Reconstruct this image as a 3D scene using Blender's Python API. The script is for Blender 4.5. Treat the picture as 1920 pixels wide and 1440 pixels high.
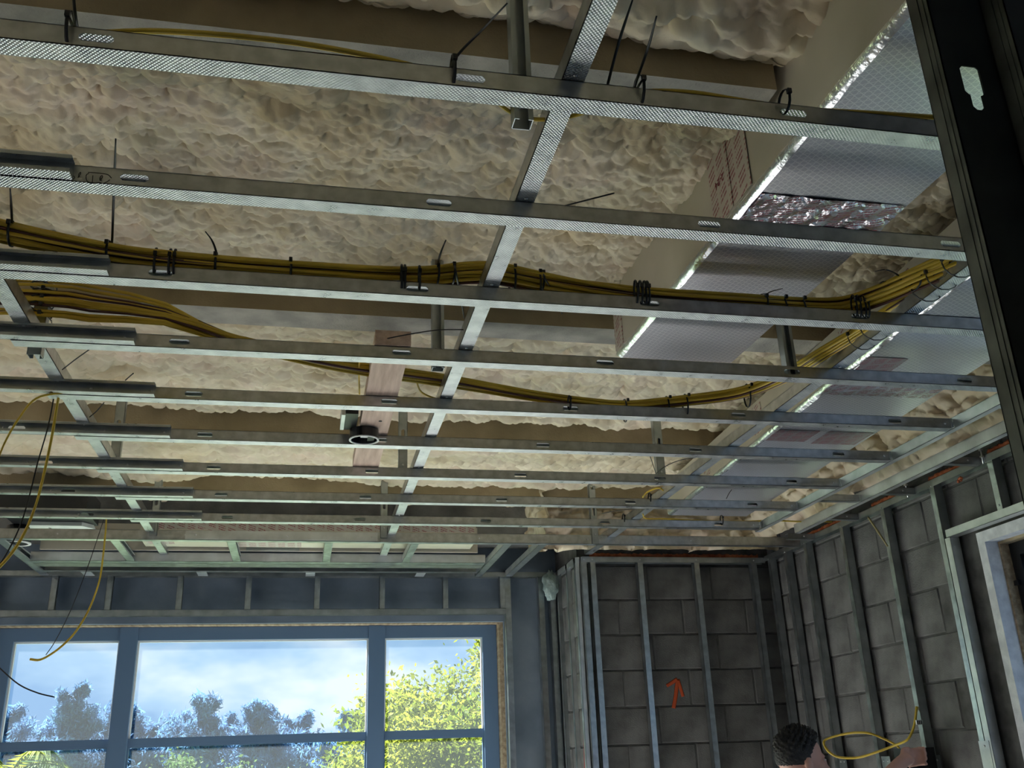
import bpy, bmesh, math, random
import numpy as np
from mathutils import Vector, Matrix

for o in list(bpy.data.objects):
    bpy.data.objects.remove(o)
SC = bpy.context.scene
COL = SC.collection
PI = math.pi
random.seed(7)
RNG = np.random.default_rng(11)

# ------------------------------------------------------------------ camera
CZ = 1.55                                   # eye height above the floor
YAW, PITCH, ROLL, FPX = math.radians(12.442), math.radians(21.416), math.radians(-2.113), 1812.8
_ca, _sa, _cb, _sb, _cc, _sc = math.cos(YAW), math.sin(YAW), math.cos(PITCH), math.sin(PITCH), math.cos(ROLL), math.sin(ROLL)
FWD = Vector((_sa*_cb, _ca*_cb, _sb))
_r0 = Vector((_ca, -_sa, 0)); _u0 = _r0.cross(FWD)
RT = _cc*_r0 + _sc*_u0
UP = -_sc*_r0 + _cc*_u0
cd = bpy.data.cameras.new('camera')
cam = bpy.data.objects.new('camera', cd); COL.objects.link(cam)
m = Matrix((RT, UP, -FWD)).transposed().to_4x4(); m.translation = (0, 0, CZ)
cam.matrix_world = m
cd.sensor_width = 36.0; cd.lens = FPX/1920*36.0; cd.clip_start = 0.05; cd.clip_end = 500
SC.camera = cam

# ------------------------------------------------------------------ world, sun, exposure
SC.view_settings.view_transform = 'Standard'
SC.view_settings.look = 'None'
SC.view_settings.gamma = 1.0
SC.view_settings.use_curve_mapping = False
SC.view_settings.exposure = 0.25

W = bpy.data.worlds.new('sky'); SC.world = W; W.use_nodes = True
nt = W.node_tree; nt.nodes.clear()
def wn(t, **k):
    n = nt.nodes.new(t)
    for a, b in k.items(): setattr(n, a, b)
    return n
w_out = wn('ShaderNodeOutputWorld'); w_bg = wn('ShaderNodeBackground')
w_tc = wn('ShaderNodeTexCoord'); w_sep = wn('ShaderNodeSeparateXYZ')
w_map = wn('ShaderNodeMapping'); w_map.inputs['Scale'].default_value = (1.0, 1.0, 2.2)
w_noi = wn('ShaderNodeTexNoise'); w_noi.inputs['Scale'].default_value = 4.6; w_noi.inputs['Detail'].default_value = 5; w_noi.inputs['Roughness'].default_value = 0.5
w_rmp = wn('ShaderNodeValToRGB')
w_rmp.color_ramp.elements[0].position = 0.40; w_rmp.color_ramp.elements[0].color = (0.25, 0.44, 0.72, 1)
w_rmp.color_ramp.elements[1].position = 0.61; w_rmp.color_ramp.elements[1].color = (0.86, 0.93, 0.97, 1)
e = w_rmp.color_ramp.elements.new(0.50); e.color = (0.42, 0.62, 0.84, 1)
L = nt.links
L.new(w_tc.outputs['Generated'], w_map.inputs['Vector']); L.new(w_map.outputs['Vector'], w_noi.inputs['Vector'])
L.new(w_noi.outputs['Fac'], w_rmp.inputs['Fac']); L.new(w_rmp.outputs['Color'], w_bg.inputs['Color'])
L.new(w_bg.outputs['Background'], w_out.inputs['Surface'])
w_bg.inputs['Strength'].default_value = .88

sd = bpy.data.lights.new('sun', 'SUN'); sun = bpy.data.objects.new('sun', sd); COL.objects.link(sun)
sd.energy = 44.0; sd.angle = math.radians(1.0); sd.color = (1.0, 0.95, 0.86)
_sdir = Vector((-0.42, 0.60, 0.68)).normalized()          # towards the sun: high beyond the window, to the left
sun.rotation_euler = _sdir.to_track_quat('Z', 'Y').to_euler()

# ------------------------------------------------------------------ helpers
def ray(x, y):
    return RT*((x-960)/FPX) - UP*((y-720)/FPX) + FWD
def pz(x, y, z):                             # z counted from eye height
    d = ray(x, y); v = d*(z/d.z); return Vector((v.x, v.y, v.z+CZ))
def py(x, y, Y):
    d = ray(x, y); v = d*(Y/d.y); return Vector((v.x, v.y, v.z+CZ))
def px(x, y, X):
    d = ray(x, y); v = d*(X/d.x); return Vector((v.x, v.y, v.z+CZ))
def H(z): return z+CZ

def tag(o, label=None, cat=None, group=None, kind=None):
    if label: o['label'] = label
    if cat: o['category'] = cat
    if group: o['group'] = group
    if kind: o['kind'] = kind
    return o
def empty(name, loc, label=None, cat=None, group=None):
    o = bpy.data.objects.new(name, None); COL.objects.link(o); o.location = loc
    o.empty_display_size = 0.05
    return tag(o, label, cat, group)
ORD = ['first', 'second', 'third', 'fourth', 'fifth', 'sixth', 'seventh', 'eighth', 'ninth', 'tenth', 'eleventh', 'twelfth', 'thirteenth', 'fourteenth', 'fifteenth', 'sixteenth']

class MB:
    def __init__(s): s.v = []; s.f = []; s.m = []; s.sm = []
    def box(s, a, b, mi=0):
        x0, y0, z0 = [min(a[i], b[i]) for i in range(3)]; x1, y1, z1 = [max(a[i], b[i]) for i in range(3)]
        s.hexa([(x0,y0,z0),(x1,y0,z0),(x1,y1,z0),(x0,y1,z0),(x0,y0,z1),(x1,y0,z1),(x1,y1,z1),(x0,y1,z1)], mi)
        return s
    def hexa(s, p, mi=0):
        n = len(s.v); s.v += [tuple(q) for q in p]
        for f in ((0,3,2,1),(4,5,6,7),(0,1,5,4),(1,2,6,5),(2,3,7,6),(3,0,4,7)):
            s.f.append(tuple(n+i for i in f)); s.m.append(mi); s.sm.append(False)
        return s
    def obox(s, o, ax, ay, az, mi=0):        # oriented box: corner o, edge vectors
        o, ax, ay, az = Vector(o), Vector(ax), Vector(ay), Vector(az)
        if ax.cross(ay).dot(az) < 0: ax, ay = ay, ax
        return s.hexa([o, o+ax, o+ax+ay, o+ay, o+az, o+ax+az, o+ax+ay+az, o+ay+az], mi)
    def prism(s, pts, d, mi=0, smooth=False):             # polygon (list of Vectors) extruded by d
        pts = [Vector(p) for p in pts]; d = Vector(d); k = len(pts); n = len(s.v)
        nrm = sum(((pts[i]-pts[0]).cross(pts[(i+1) % k]-pts[0]) for i in range(1, k-1)), Vector())
        if nrm.dot(d) > 0: pts = pts[::-1]
        s.v += [tuple(p) for p in pts] + [tuple(p+d) for p in pts]
        s.f.append(tuple(range(n, n+k))); s.m.append(mi); s.sm.append(False)
        s.f.append(tuple(range(n+2*k-1, n+k-1, -1))); s.m.append(mi); s.sm.append(False)
        for i in range(k):
            j = (i+1) % k
            s.f.append((n+j, n+i, n+k+i, n+k+j)); s.m.append(mi); s.sm.append(smooth)
        return s
    def cyl(s, a, b, r0, r1=None, k=12, mi=0, smooth=True):
        a, b = Vector(a), Vector(b); r1 = r0 if r1 is None else r1
        t = (b-a).normalized(); u = t.orthogonal().normalized(); w = t.cross(u); n = len(s.v)
        for c, r in ((a, r0), (b, r1)):
            for i in range(k):
                an = 2*PI*i/k; s.v.append(tuple(c+u*math.cos(an)*r+w*math.sin(an)*r))
        for i in range(k):
            j = (i+1) % k; s.f.append((n+i, n+j, n+k+j, n+k+i)); s.m.append(mi); s.sm.append(smooth)
        s.f.append(tuple(range(n+k-1, n-1, -1))); s.m.append(mi); s.sm.append(False)
        s.f.append(tuple(range(n+k, n+2*k))); s.m.append(mi); s.sm.append(False)
        return s
    def tube(s, pts, ra, rb=None, k=8, mi=0, flat=None, taper=None):
        """swept ellipse ra (across) x rb; flat = direction the ra axis leans to"""
        rb = ra if rb is None else rb
        pts = [Vector(p) for p in pts]; n = len(s.v); N = len(pts); u = None
        for i, p in enumerate(pts):
            t = (pts[min(i+1, N-1)]-pts[max(i-1, 0)])
            if t.length < 1e-9: t = Vector((0, 0, 1))
            t.normalize()
            if flat is not None:
                u = Vector(flat) - t*Vector(flat).dot(t)
                if u.length < 1e-4: u = t.orthogonal()
            elif u is None: u = t.orthogonal()
            else: u = u - t*u.dot(t)
            u.normalize(); w = t.cross(u)
            q = 1.0 if taper is None else taper(i/(N-1))
            for j in range(k):
                an = 2*PI*j/k; s.v.append(tuple(p+u*math.cos(an)*ra*q+w*math.sin(an)*rb*q))
        for i in range(N-1):
            for j in range(k):
                j2 = (j+1) % k
                s.f.append((n+i*k+j, n+i*k+j2, n+(i+1)*k+j2, n+(i+1)*k+j)); s.m.append(mi); s.sm.append(True)
        s.f.append(tuple(range(n+k-1, n-1, -1))); s.m.append(mi); s.sm.append(False)
        s.f.append(tuple(range(n+(N-1)*k, n+N*k))); s.m.append(mi); s.sm.append(False)
        return s
    def ellipsoid(s, c, r, nu=16, nv=10, mi=0, fn=None):
        c = Vector(c); n = len(s.v)
        for i in range(nv+1):
            th = PI*i/nv
            for j in range(nu):
                ph = 2*PI*j/nu
                d = Vector((math.sin(th)*math.cos(ph), math.sin(th)*math.sin(ph), math.cos(th)))
                q = fn(d) if fn else 1.0
                s.v.append((c.x+d.x*r[0]*q, c.y+d.y*r[1]*q, c.z+d.z*r[2]*q))
        for i in range(nv):
            for j in range(nu):
                j2 = (j+1) % nu
                s.f.append((n+i*nu+j, n+(i+1)*nu+j, n+(i+1)*nu+j2, n+i*nu+j2)); s.m.append(mi); s.sm.append(True)
        return s
    def mesh(s, name, mats):
        me = bpy.data.meshes.new(name); me.from_pydata(s.v, [], s.f)
        for mt in (mats if isinstance(mats, (list, tuple)) else [mats]): me.materials.append(mt)
        me.polygons.foreach_set('material_index', s.m); me.polygons.foreach_set('use_smooth', s.sm)
        me.update(); return me
    def build(s, name, mats, parent=None):
        o = bpy.data.objects.new(name, s.mesh(name, mats)); COL.objects.link(o)
        if parent is not None: attach(o, parent)
        return o
def attach(o, parent):
    o.parent = parent
    o.matrix_parent_inverse = (Matrix.Translation(parent.location) @ parent.rotation_euler.to_matrix().to_4x4()).inverted()
    return o
def rebase(o, loc):                          # puts a mesh object's origin at its base
    loc = Vector(loc); o.data.transform(Matrix.Translation(-loc)); o.location = loc; return o
def smooth_path(pts, per=8):
    P = [Vector(p) for p in pts]; P = [P[0]*2-P[1]] + P + [P[-1]*2-P[-2]]; out = []
    for i in range(1, len(P)-2):
        a, b, c, d = P[i-1], P[i], P[i+1], P[i+2]
        for k in range(per):
            t = k/per
            out.append(0.5*((2*b)+(c-a)*t+(2*a-5*b+4*c-d)*t*t+(3*b-a-3*c+d)*t**3))
    out.append(P[-2]); return out

# ------------------------------------------------------------------ materials
def mat(name, col, rough=0.7, metal=0.0, spec=0.5):
    mt = bpy.data.materials.new(name); mt.use_nodes = True
    b = mt.node_tree.nodes['Principled BSDF']
    b.inputs['Base Color'].default_value = (*col, 1); b.inputs['Roughness'].default_value = rough
    b.inputs['Metallic'].default_value = metal; b.inputs['Specular IOR Level'].default_value = spec
    return mt
def N(mt, t, **k):
    n = mt.node_tree.nodes.new(t)
    for a, b in k.items(): setattr(n, a, b)
    return n
def LK(mt, a, b): mt.node_tree.links.new(a, b)
def BS(mt): return mt.node_tree.nodes['Principled BSDF']
def noisy(mt, c0, c1, scale, detail=4, lo=0.35, hi=0.65, coord='Object', stretch=(1, 1, 1), bump=0, bscale=None, bdist=0.002, rough=None):
    tc = N(mt, 'ShaderNodeTexCoord'); mp = N(mt, 'ShaderNodeMapping'); mp.inputs['Scale'].default_value = stretch
    LK(mt, tc.outputs[coord], mp.inputs['Vector'])
    no = N(mt, 'ShaderNodeTexNoise'); no.inputs['Scale'].default_value = scale; no.inputs['Detail'].default_value = detail
    LK(mt, mp.outputs['Vector'], no.inputs['Vector'])
    r = N(mt, 'ShaderNodeValToRGB'); r.color_ramp.elements[0].position = lo; r.color_ramp.elements[1].position = hi
    r.color_ramp.elements[0].color = (*c0, 1); r.color_ramp.elements[1].color = (*c1, 1)
    LK(mt, no.outputs['Fac'], r.inputs['Fac']); LK(mt, r.outputs['Color'], BS(mt).inputs['Base Color'])
    if rough:
        mr = N(mt, 'ShaderNodeMapRange'); mr.inputs['To Min'].default_value = rough[0]; mr.inputs['To Max'].default_value = rough[1]
        mr.inputs['From Min'].default_value = 0.3; mr.inputs['From Max'].default_value = 0.7
        LK(mt, no.outputs['Fac'], mr.inputs['Value']); LK(mt, mr.outputs['Result'], BS(mt).inputs['Roughness'])
    if bump:
        n2 = N(mt, 'ShaderNodeTexNoise'); n2.inputs['Scale'].default_value = bscale or scale*4; n2.inputs['Detail'].default_value = 5
        LK(mt, mp.outputs['Vector'], n2.inputs['Vector'])
        bp = N(mt, 'ShaderNodeBump'); bp.inputs['Strength'].default_value = bump; bp.inputs['Distance'].default_value = bdist
        LK(mt, n2.outputs['Fac'], bp.inputs['Height']); LK(mt, bp.outputs['Normal'], BS(mt).inputs['Normal'])
    return mt
def dot_bump(mt, axes, pitch, strength, dist):
    tc = N(mt, 'ShaderNodeTexCoord'); sp = N(mt, 'ShaderNodeSeparateXYZ'); LK(mt, tc.outputs['Object'], sp.inputs[0])
    outs = []
    for a, p in zip(axes, pitch):
        mu = N(mt, 'ShaderNodeMath', operation='MULTIPLY'); mu.inputs[1].default_value = 2*PI/p
        LK(mt, sp.outputs[a], mu.inputs[0])
        si = N(mt, 'ShaderNodeMath', operation='SINE'); LK(mt, mu.outputs[0], si.inputs[0]); outs.append(si)
    mm = N(mt, 'ShaderNodeMath', operation='MULTIPLY'); LK(mt, outs[0].outputs[0], mm.inputs[0]); LK(mt, outs[1].outputs[0], mm.inputs[1])
    bp = N(mt, 'ShaderNodeBump'); bp.inputs['Strength'].default_value = strength; bp.inputs['Distance'].default_value = dist
    LK(mt, mm.outputs[0], bp.inputs['Height']); LK(mt, bp.outputs['Normal'], BS(mt).inputs['Normal'])

GALV = noisy(mat('galvanised_steel', (.5, .5, .5), .38, 1.0), (.42, .43, .43), (.58, .59, .59), 30, rough=(.30, .42))
KNURL = noisy(mat('knurled_galvanised_flange', (.6, .6, .6), .34, 1.0), (.56, .58, .60), (.74, .76, .77), 24, rough=(.26, .38))
dot_bump(KNURL, 'XY', (.0075, .0075), .55, .0012)
KNURLV = noisy(mat('knurled_stud_flange', (.55, .56, .57), .36, 1.0), (.5, .53, .54), (.68, .72, .73), 24, rough=(.28, .4))
GALVD = noisy(mat('dull_galvanised_steel', (.4, .42, .43), .45, 1.0), (.34, .37, .38), (.5, .53, .54), 12, rough=(.36, .5))
GALVW = noisy(mat('whitish_galvanised_steel', (.6, .6, .62), .42, .85), (.55, .57, .58), (.75, .77, .78), 9, rough=(.35, .5))
SCREW = mat('zinc_screw', (.7, .71, .72), .3, 1.0)
FOAM = mat('spray_foam', (.7, .63, .5), .62, 0, .35)
def foam_nodes(mt):
    tc = N(mt, 'ShaderNodeTexCoord')
    n1 = N(mt, 'ShaderNodeTexNoise'); n1.inputs['Scale'].default_value = 3.2; n1.inputs['Detail'].default_value = 3
    n2 = N(mt, 'ShaderNodeTexNoise'); n2.inputs['Scale'].default_value = 11; n2.inputs['Detail'].default_value = 3
    for n in (n1, n2): LK(mt, tc.outputs['Object'], n.inputs['Vector'])
    r1 = N(mt, 'ShaderNodeValToRGB'); el = r1.color_ramp.elements
    el[0].position = .34; el[0].color = (.72, .60, .41, 1); el[1].position = .66; el[1].color = (.76, .62, .49, 1)
    x = el.new(.5); x.color = (.80, .71, .55, 1)
    LK(mt, n1.outputs['Fac'], r1.inputs['Fac'])
    r2 = N(mt, 'ShaderNodeValToRGB'); el = r2.color_ramp.elements
    el[0].position = .35; el[0].color = (.86, .84, .80, 1); el[1].position = .62; el[1].color = (1, 1, 1, 1)
    LK(mt, n2.outputs['Fac'], r2.inputs['Fac'])
    mx = N(mt, 'ShaderNodeMix', data_type='RGBA', blend_type='MULTIPLY'); mx.inputs[0].default_value = 1
    LK(mt, r1.outputs['Color'], mx.inputs[6]); LK(mt, r2.outputs['Color'], mx.inputs[7])
    LK(mt, mx.outputs[2], BS(mt).inputs['Base Color'])
    v = N(mt, 'ShaderNodeTexNoise'); v.inputs['Scale'].default_value = 160; v.inputs['Detail'].default_value = 4
    LK(mt, tc.outputs['Object'], v.inputs['Vector'])
    bp = N(mt, 'ShaderNodeBump'); bp.inputs['Strength'].default_value = .25; bp.inputs['Distance'].default_value = .003
    LK(mt, v.outputs['Fac'], bp.inputs['Height']); LK(mt, bp.outputs['Normal'], BS(mt).inputs['Normal'])
foam_nodes(FOAM)
BEAMSKIN = noisy(mat('thin_foam_skin', (.4, .32, .2), .7), (.30, .235, .135), (.44, .35, .215), 5, bump=.5, bscale=120, bdist=.003)
BEAMSOFFIT = noisy(mat('overspray_on_concrete', (.5, .47, .42), .8), (.27, .255, .23), (.45, .42, .37), 9, bump=.9, bscale=150, bdist=.003)
CONC = noisy(mat('grey_concrete', (.2, .2, .19), .9), (.13, .13, .125), (.25, .245, .235), 6, bump=.6, bscale=70, bdist=.003)
BLOCK = noisy(mat('concrete_block', (.2, .2, .19), .92), (.085, .082, .080), (.165, .16, .155), 7, detail=7, bump=.8, bscale=160, bdist=.003)
MORTAR = noisy(mat('mortar', (.12, .12, .115), .95), (.06, .058, .056), (.11, .107, .104), 14, bump=.5, bscale=90)
DARKWALL = noisy(mat('bloom_tinted_dark_concrete', (.07, .08, .1), .8), (.11, .145, .195), (.19, .23, .285), 4, bump=.4, bscale=40)  # blue bloom round the window is put into this wall colour
FLOOR = noisy(mat('pale_concrete_slab', (.5, .5, .49), .7), (.40, .40, .40), (.54, .54, .54), 2.5)
PLASTER = noisy(mat('plain_render', (.4, .4, .39), .85), (.34, .34, .33), (.44, .44, .43), 4)
WFRAME = mat('bloom_blue_window_frame', (.10, .17, .28), .4, .0, .5)  # frame colour carries the blue glare veil of the window
BLACKF = mat('black_window_frame', (.012, .012, .014), .35)
WOODB = noisy(mat('weathered_wood_buck', (.35, .26, .16), .8), (.26, .19, .12), (.46, .36, .24), 8, stretch=(6, 1, 6))
PINE = noisy(mat('pinkish_pine', (.6, .42, .33), .7), (.52, .36, .28), (.72, .54, .44), 5, stretch=(9, .8, 9), bump=.3, bscale=30)
WHITEST = noisy(mat('white_foam_strip', (.75, .75, .78), .8), (.62, .62, .66), (.82, .82, .85), 20, bump=.6, bscale=80, bdist=.004)
YEL = noisy(mat('yellow_cable_jacket', (.55, .36, .03), .42), (.46, .30, .02), (.66, .46, .05), 6)
BRN = mat('maroon_cable_jacket', (.07, .02, .016), .4)
BLK = mat('black_nylon', (.006, .006, .008), .4)
BLKW = mat('black_wire_jacket', (.012, .011, .012), .45)
ORANGE = noisy(mat('orange_firestop_foam', (.55, .14, .05), .8), (.42, .09, .03), (.68, .22, .1), 30, bump=.8, bscale=80, bdist=.006)
REDINK = mat('dark_red_print', (.22, .02, .035), .6)
REDPAINT = mat('red_spray_paint', (.34, .03, .04), .8)
ORPAINT = mat('orange_red_spray_paint', (.48, .07, .015), .8)
MARK = mat('black_marker', (.015, .013, .012), .6)
WHITEP = noisy(mat('white_label_plate', (.75, .78, .74), .5), (.66, .70, .66), (.80, .83, .80), 12)
BLACKP = mat('black_painted_metal', (.012, .013, .016), .45)
CANB = mat('black_plastic', (.008, .008, .01), .3)
CANW = mat('white_plastic_rim', (.8, .8, .8), .4)
TEAL = noisy(mat('pale_green_plastic', (.3, .4, .38), .5), (.2, .28, .27), (.38, .47, .45), 20, bump=.8, bscale=30, bdist=.01)
def foil_nodes(mt, scrim=True):
    tc = N(mt, 'ShaderNodeTexCoord'); sp = N(mt, 'ShaderNodeSeparateXYZ'); LK(mt, tc.outputs['Object'], sp.inputs[0])
    def lines(a, b, pitch):
        ma = N(mt, 'ShaderNodeMath', operation='MULTIPLY'); ma.inputs[1].default_value = a; LK(mt, sp.outputs['X'], ma.inputs[0])
        mb = N(mt, 'ShaderNodeMath', operation='MULTIPLY_ADD'); mb.inputs[1].default_value = b; LK(mt, sp.outputs['Y'], mb.inputs[0]); LK(mt, ma.outputs[0], mb.inputs[2])
        dv = N(mt, 'ShaderNodeMath', operation='DIVIDE'); dv.inputs[1].default_value = pitch; LK(mt, mb.outputs[0], dv.inputs[0])
        fr = N(mt, 'ShaderNodeMath', operation='FRACT'); LK(mt, dv.outputs[0], fr.inputs[0])
        ab = N(mt, 'ShaderNodeMath', operation='SUBTRACT'); ab.inputs[1].default_value = .5; LK(mt, fr.outputs[0], ab.inputs[0])
        a2 = N(mt, 'ShaderNodeMath', operation='ABSOLUTE'); LK(mt, ab.outputs[0], a2.inputs[0])
        lt = N(mt, 'ShaderNodeMath', operation='LESS_THAN'); lt.inputs[1].default_value = .07; LK(mt, a2.outputs[0], lt.inputs[0])
        return lt
    l1, l2, l3 = lines(1, .12, .016), lines(.55, 1, .016), lines(-.55, 1, .016)
    m1 = N(mt, 'ShaderNodeMath', operation='MAXIMUM'); LK(mt, l1.outputs[0], m1.inputs[0]); LK(mt, l2.outputs[0], m1.inputs[1])
    m2 = N(mt, 'ShaderNodeMath', operation='MAXIMUM'); LK(mt, m1.outputs[0], m2.inputs[0]); LK(mt, l3.outputs[0], m2.inputs[1])
    no = N(mt, 'ShaderNodeTexNoise'); no.inputs['Scale'].default_value = 45; no.inputs['Detail'].default_value = 5; LK(mt, tc.outputs['Object'], no.inputs['Vector'])
    n3 = N(mt, 'ShaderNodeTexNoise'); n3.inputs['Scale'].default_value = 3.5; n3.inputs['Detail'].default_value = 3; LK(mt, tc.outputs['Object'], n3.inputs['Vector'])
    ad = N(mt, 'ShaderNodeMath', operation='MULTIPLY_ADD'); ad.inputs[1].default_value = 1.4; LK(mt, m2.outputs[0], ad.inputs[0]); LK(mt, no.outputs['Fac'], ad.inputs[2])
    cm = N(mt, 'ShaderNodeMix', data_type='RGBA'); LK(mt, m2.outputs[0], cm.inputs[0]); cm.inputs[6].default_value = (.74, .72, .79, 1); cm.inputs[7].default_value = (.98, .96, 1.0, 1)
    LK(mt, cm.outputs[2], BS(mt).inputs['Base Color'])
    bp = N(mt, 'ShaderNodeBump'); bp.inputs['Strength'].default_value = .45; bp.inputs['Distance'].default_value = .0022
    LK(mt, ad.outputs[0], bp.inputs['Height']); LK(mt, bp.outputs['Normal'], BS(mt).inputs['Normal'])
    mr = N(mt, 'ShaderNodeMapRange'); mr.inputs['From Min'].default_value = .3; mr.inputs['From Max'].default_value = .7
    mr.inputs['To Min'].default_value = .30; mr.inputs['To Max'].default_value = .40
    LK(mt, n3.outputs['Fac'], mr.inputs['Value']); LK(mt, mr.outputs['Result'], BS(mt).inputs['Roughness'])
FOIL = mat('scrim_foil', (.66, .65, .70), .25, 1.0); foil_nodes(FOIL)
FOILTAPE = noisy(mat('crinkled_foil_tape', (.75, .75, .78), .25, 1.0), (.80, .80, .83), (.92, .92, .95), 30, bump=.5, bscale=50, bdist=.006)
DUCTSIDE = noisy(mat('beige_reflection_foil_side', (.6, .55, .47), .55, .45), (.52, .48, .40), (.64, .59, .51), 3, rough=(.45, .6))  # beige of the reflected foam is painted into the foil colour
SKIN = mat('skin', (.62, .33, .25), .5)
HAIR = noisy(mat('dark_hair', (.02, .016, .014), .6), (.012, .01, .009), (.035, .028, .024), 60, bump=1, bscale=120, bdist=.01)
SHIRT = mat('red_cotton', (.30, .02, .03), .85)
SLEEVE = mat('navy_cotton', (.03, .04, .08), .85)
TROUS = mat('grey_trousers', (.08, .08, .09), .85)
SHOE = mat('black_boot', (.02, .02, .02), .6)
GLASS = bpy.data.materials.new('dusty_glass'); GLASS.use_nodes = True
_t = GLASS.node_tree; _t.nodes.clear()
_o = _t.nodes.new('ShaderNodeOutputMaterial'); _mx = _t.nodes.new('ShaderNodeMixShader'); _tr = _t.nodes.new('ShaderNodeBsdfTransparent')
_tl = _t.nodes.new('ShaderNodeBsdfTranslucent'); _gl = _t.nodes.new('ShaderNodeBsdfGlossy'); _m2 = _t.nodes.new('ShaderNodeMixShader')
_tr.inputs[0].default_value = (.93, .97, 1, 1); _tl.inputs[0].default_value = (.80, .92, 1.0, 1); _gl.inputs['Roughness'].default_value = .03
_mx.inputs[0].default_value = .010; _m2.inputs[0].default_value = .012
_t.links.new(_tr.outputs[0], _mx.inputs[1]); _t.links.new(_tl.outputs[0], _mx.inputs[2])
_t.links.new(_mx.outputs[0], _m2.inputs[1]); _t.links.new(_gl.outputs[0], _m2.inputs[2]); _t.links.new(_m2.outputs[0], _o.inputs[0])

# ------------------------------------------------------------------ the setting: floor, walls, roof
XL, XR, YB = -4.6, 2.83, -5.0               # left wall, right wall (block face), back wall
YW, YBR, XRET = 6.10, 5.58, 1.62            # window wall face, short back wall face, return face
ZD = H(1.62)                                # underside of the roof deck
fl = MB().box((XL-.3, YB-.3, -.25), (XR+.3, YW+.35, 0)).build('floor', FLOOR); tag(fl, kind='structure')
# unseen left and back walls; openings added to let in more daylight
wl = MB()
wl.box((XL-.2, YB, 0), (XL, 2.2, ZD)).box((XL-.2, 4.6, 0), (XL, YW, ZD)).box((XL-.2, 2.2, 2.45), (XL, 4.6, ZD))
tag(wl.build('wall_left', PLASTER), kind='structure')
wb = MB()
wb.box((XL-.2, YB-.2, 0), (-1.0, YB, ZD)).box((.1, YB-.2, 0), (XR, YB, ZD)).box((-1.0, YB-.2, 2.3), (.1, YB, ZD))
tag(wb.build('wall_rear', PLASTER), kind='structure')

# roof deck with beams and spray foam
deck = MB().box((XL-.2, YB-.2, ZD), (XR+.25, YW+.3, ZD+.2)).build('ceiling', CONC); tag(deck, kind='structure')
ZB, ZF = 1.38, 1.50
BEAMS = [-4.2, -2.95, -1.70, -.45, .395, 1.642, 2.889, 4.130, 5.15]
BEAMS = [-3.35, -2.10, -.85, .395, 1.605, 2.889, 4.130, 5.15]
for yb in BEAMS:
    b = MB()
    x0, x1, y0, y1, z0, z1 = XL, XR, yb, yb+.125, H(ZB), ZD
    b.hexa([(x0,y0,z0),(x1,y0,z0),(x1,y1,z0),(x0,y1,z0),(x0,y0,z1),(x1,y0,z1),(x1,y1,z1),(x0,y1,z1)])
    b.m[0] = 1
    b.build('beam', [BEAMSKIN, BEAMSOFFIT], deck)

def hash2(i, j, k):
    h = np.sin(i*127.1+j*311.7+k*74.7)*43758.5453
    return h-np.floor(h)
def vnoise(x, y, s, k):
    X, Y = x/s, y/s; i, j = np.floor(X), np.floor(Y); fx, fy = X-i, Y-j
    fx = fx*fx*(3-2*fx); fy = fy*fy*(3-2*fy)
    a, b, c, d = hash2(i, j, k), hash2(i+1, j, k), hash2(i, j+1, k), hash2(i+1, j+1, k)
    return (a*(1-fx)+b*fx)*(1-fy)+(c*(1-fx)+d*fx)*fy
def domes(x, y, sx, sy, k, tilt=.55):
    """overlapping shingled lumps: each one swells towards +y and breaks off there"""
    X, Y = x/sx, y/sy; i0, j0 = np.floor(X), np.floor(Y); best = np.full_like(X, -9.)
    for di in (-1, 0, 1):
        for dj in (-1, 0, 1):
            i, j = i0+di, j0+dj
            cx, cy = i+.15+.7*hash2(i, j, k), j+.15+.7*hash2(i, j, k+1)
            r = .60+.42*hash2(i, j, k+2)
            d2 = ((X-cx)**2+(Y-cy)**2)/(r*r)
            best = np.maximum(best, np.where(d2 < 1, np.sqrt(np.maximum(1-d2, 0))*r + tilt*(Y-cy) + .45*hash2(i, j, k+3), -9))
    return np.maximum(best, -.25)
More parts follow.
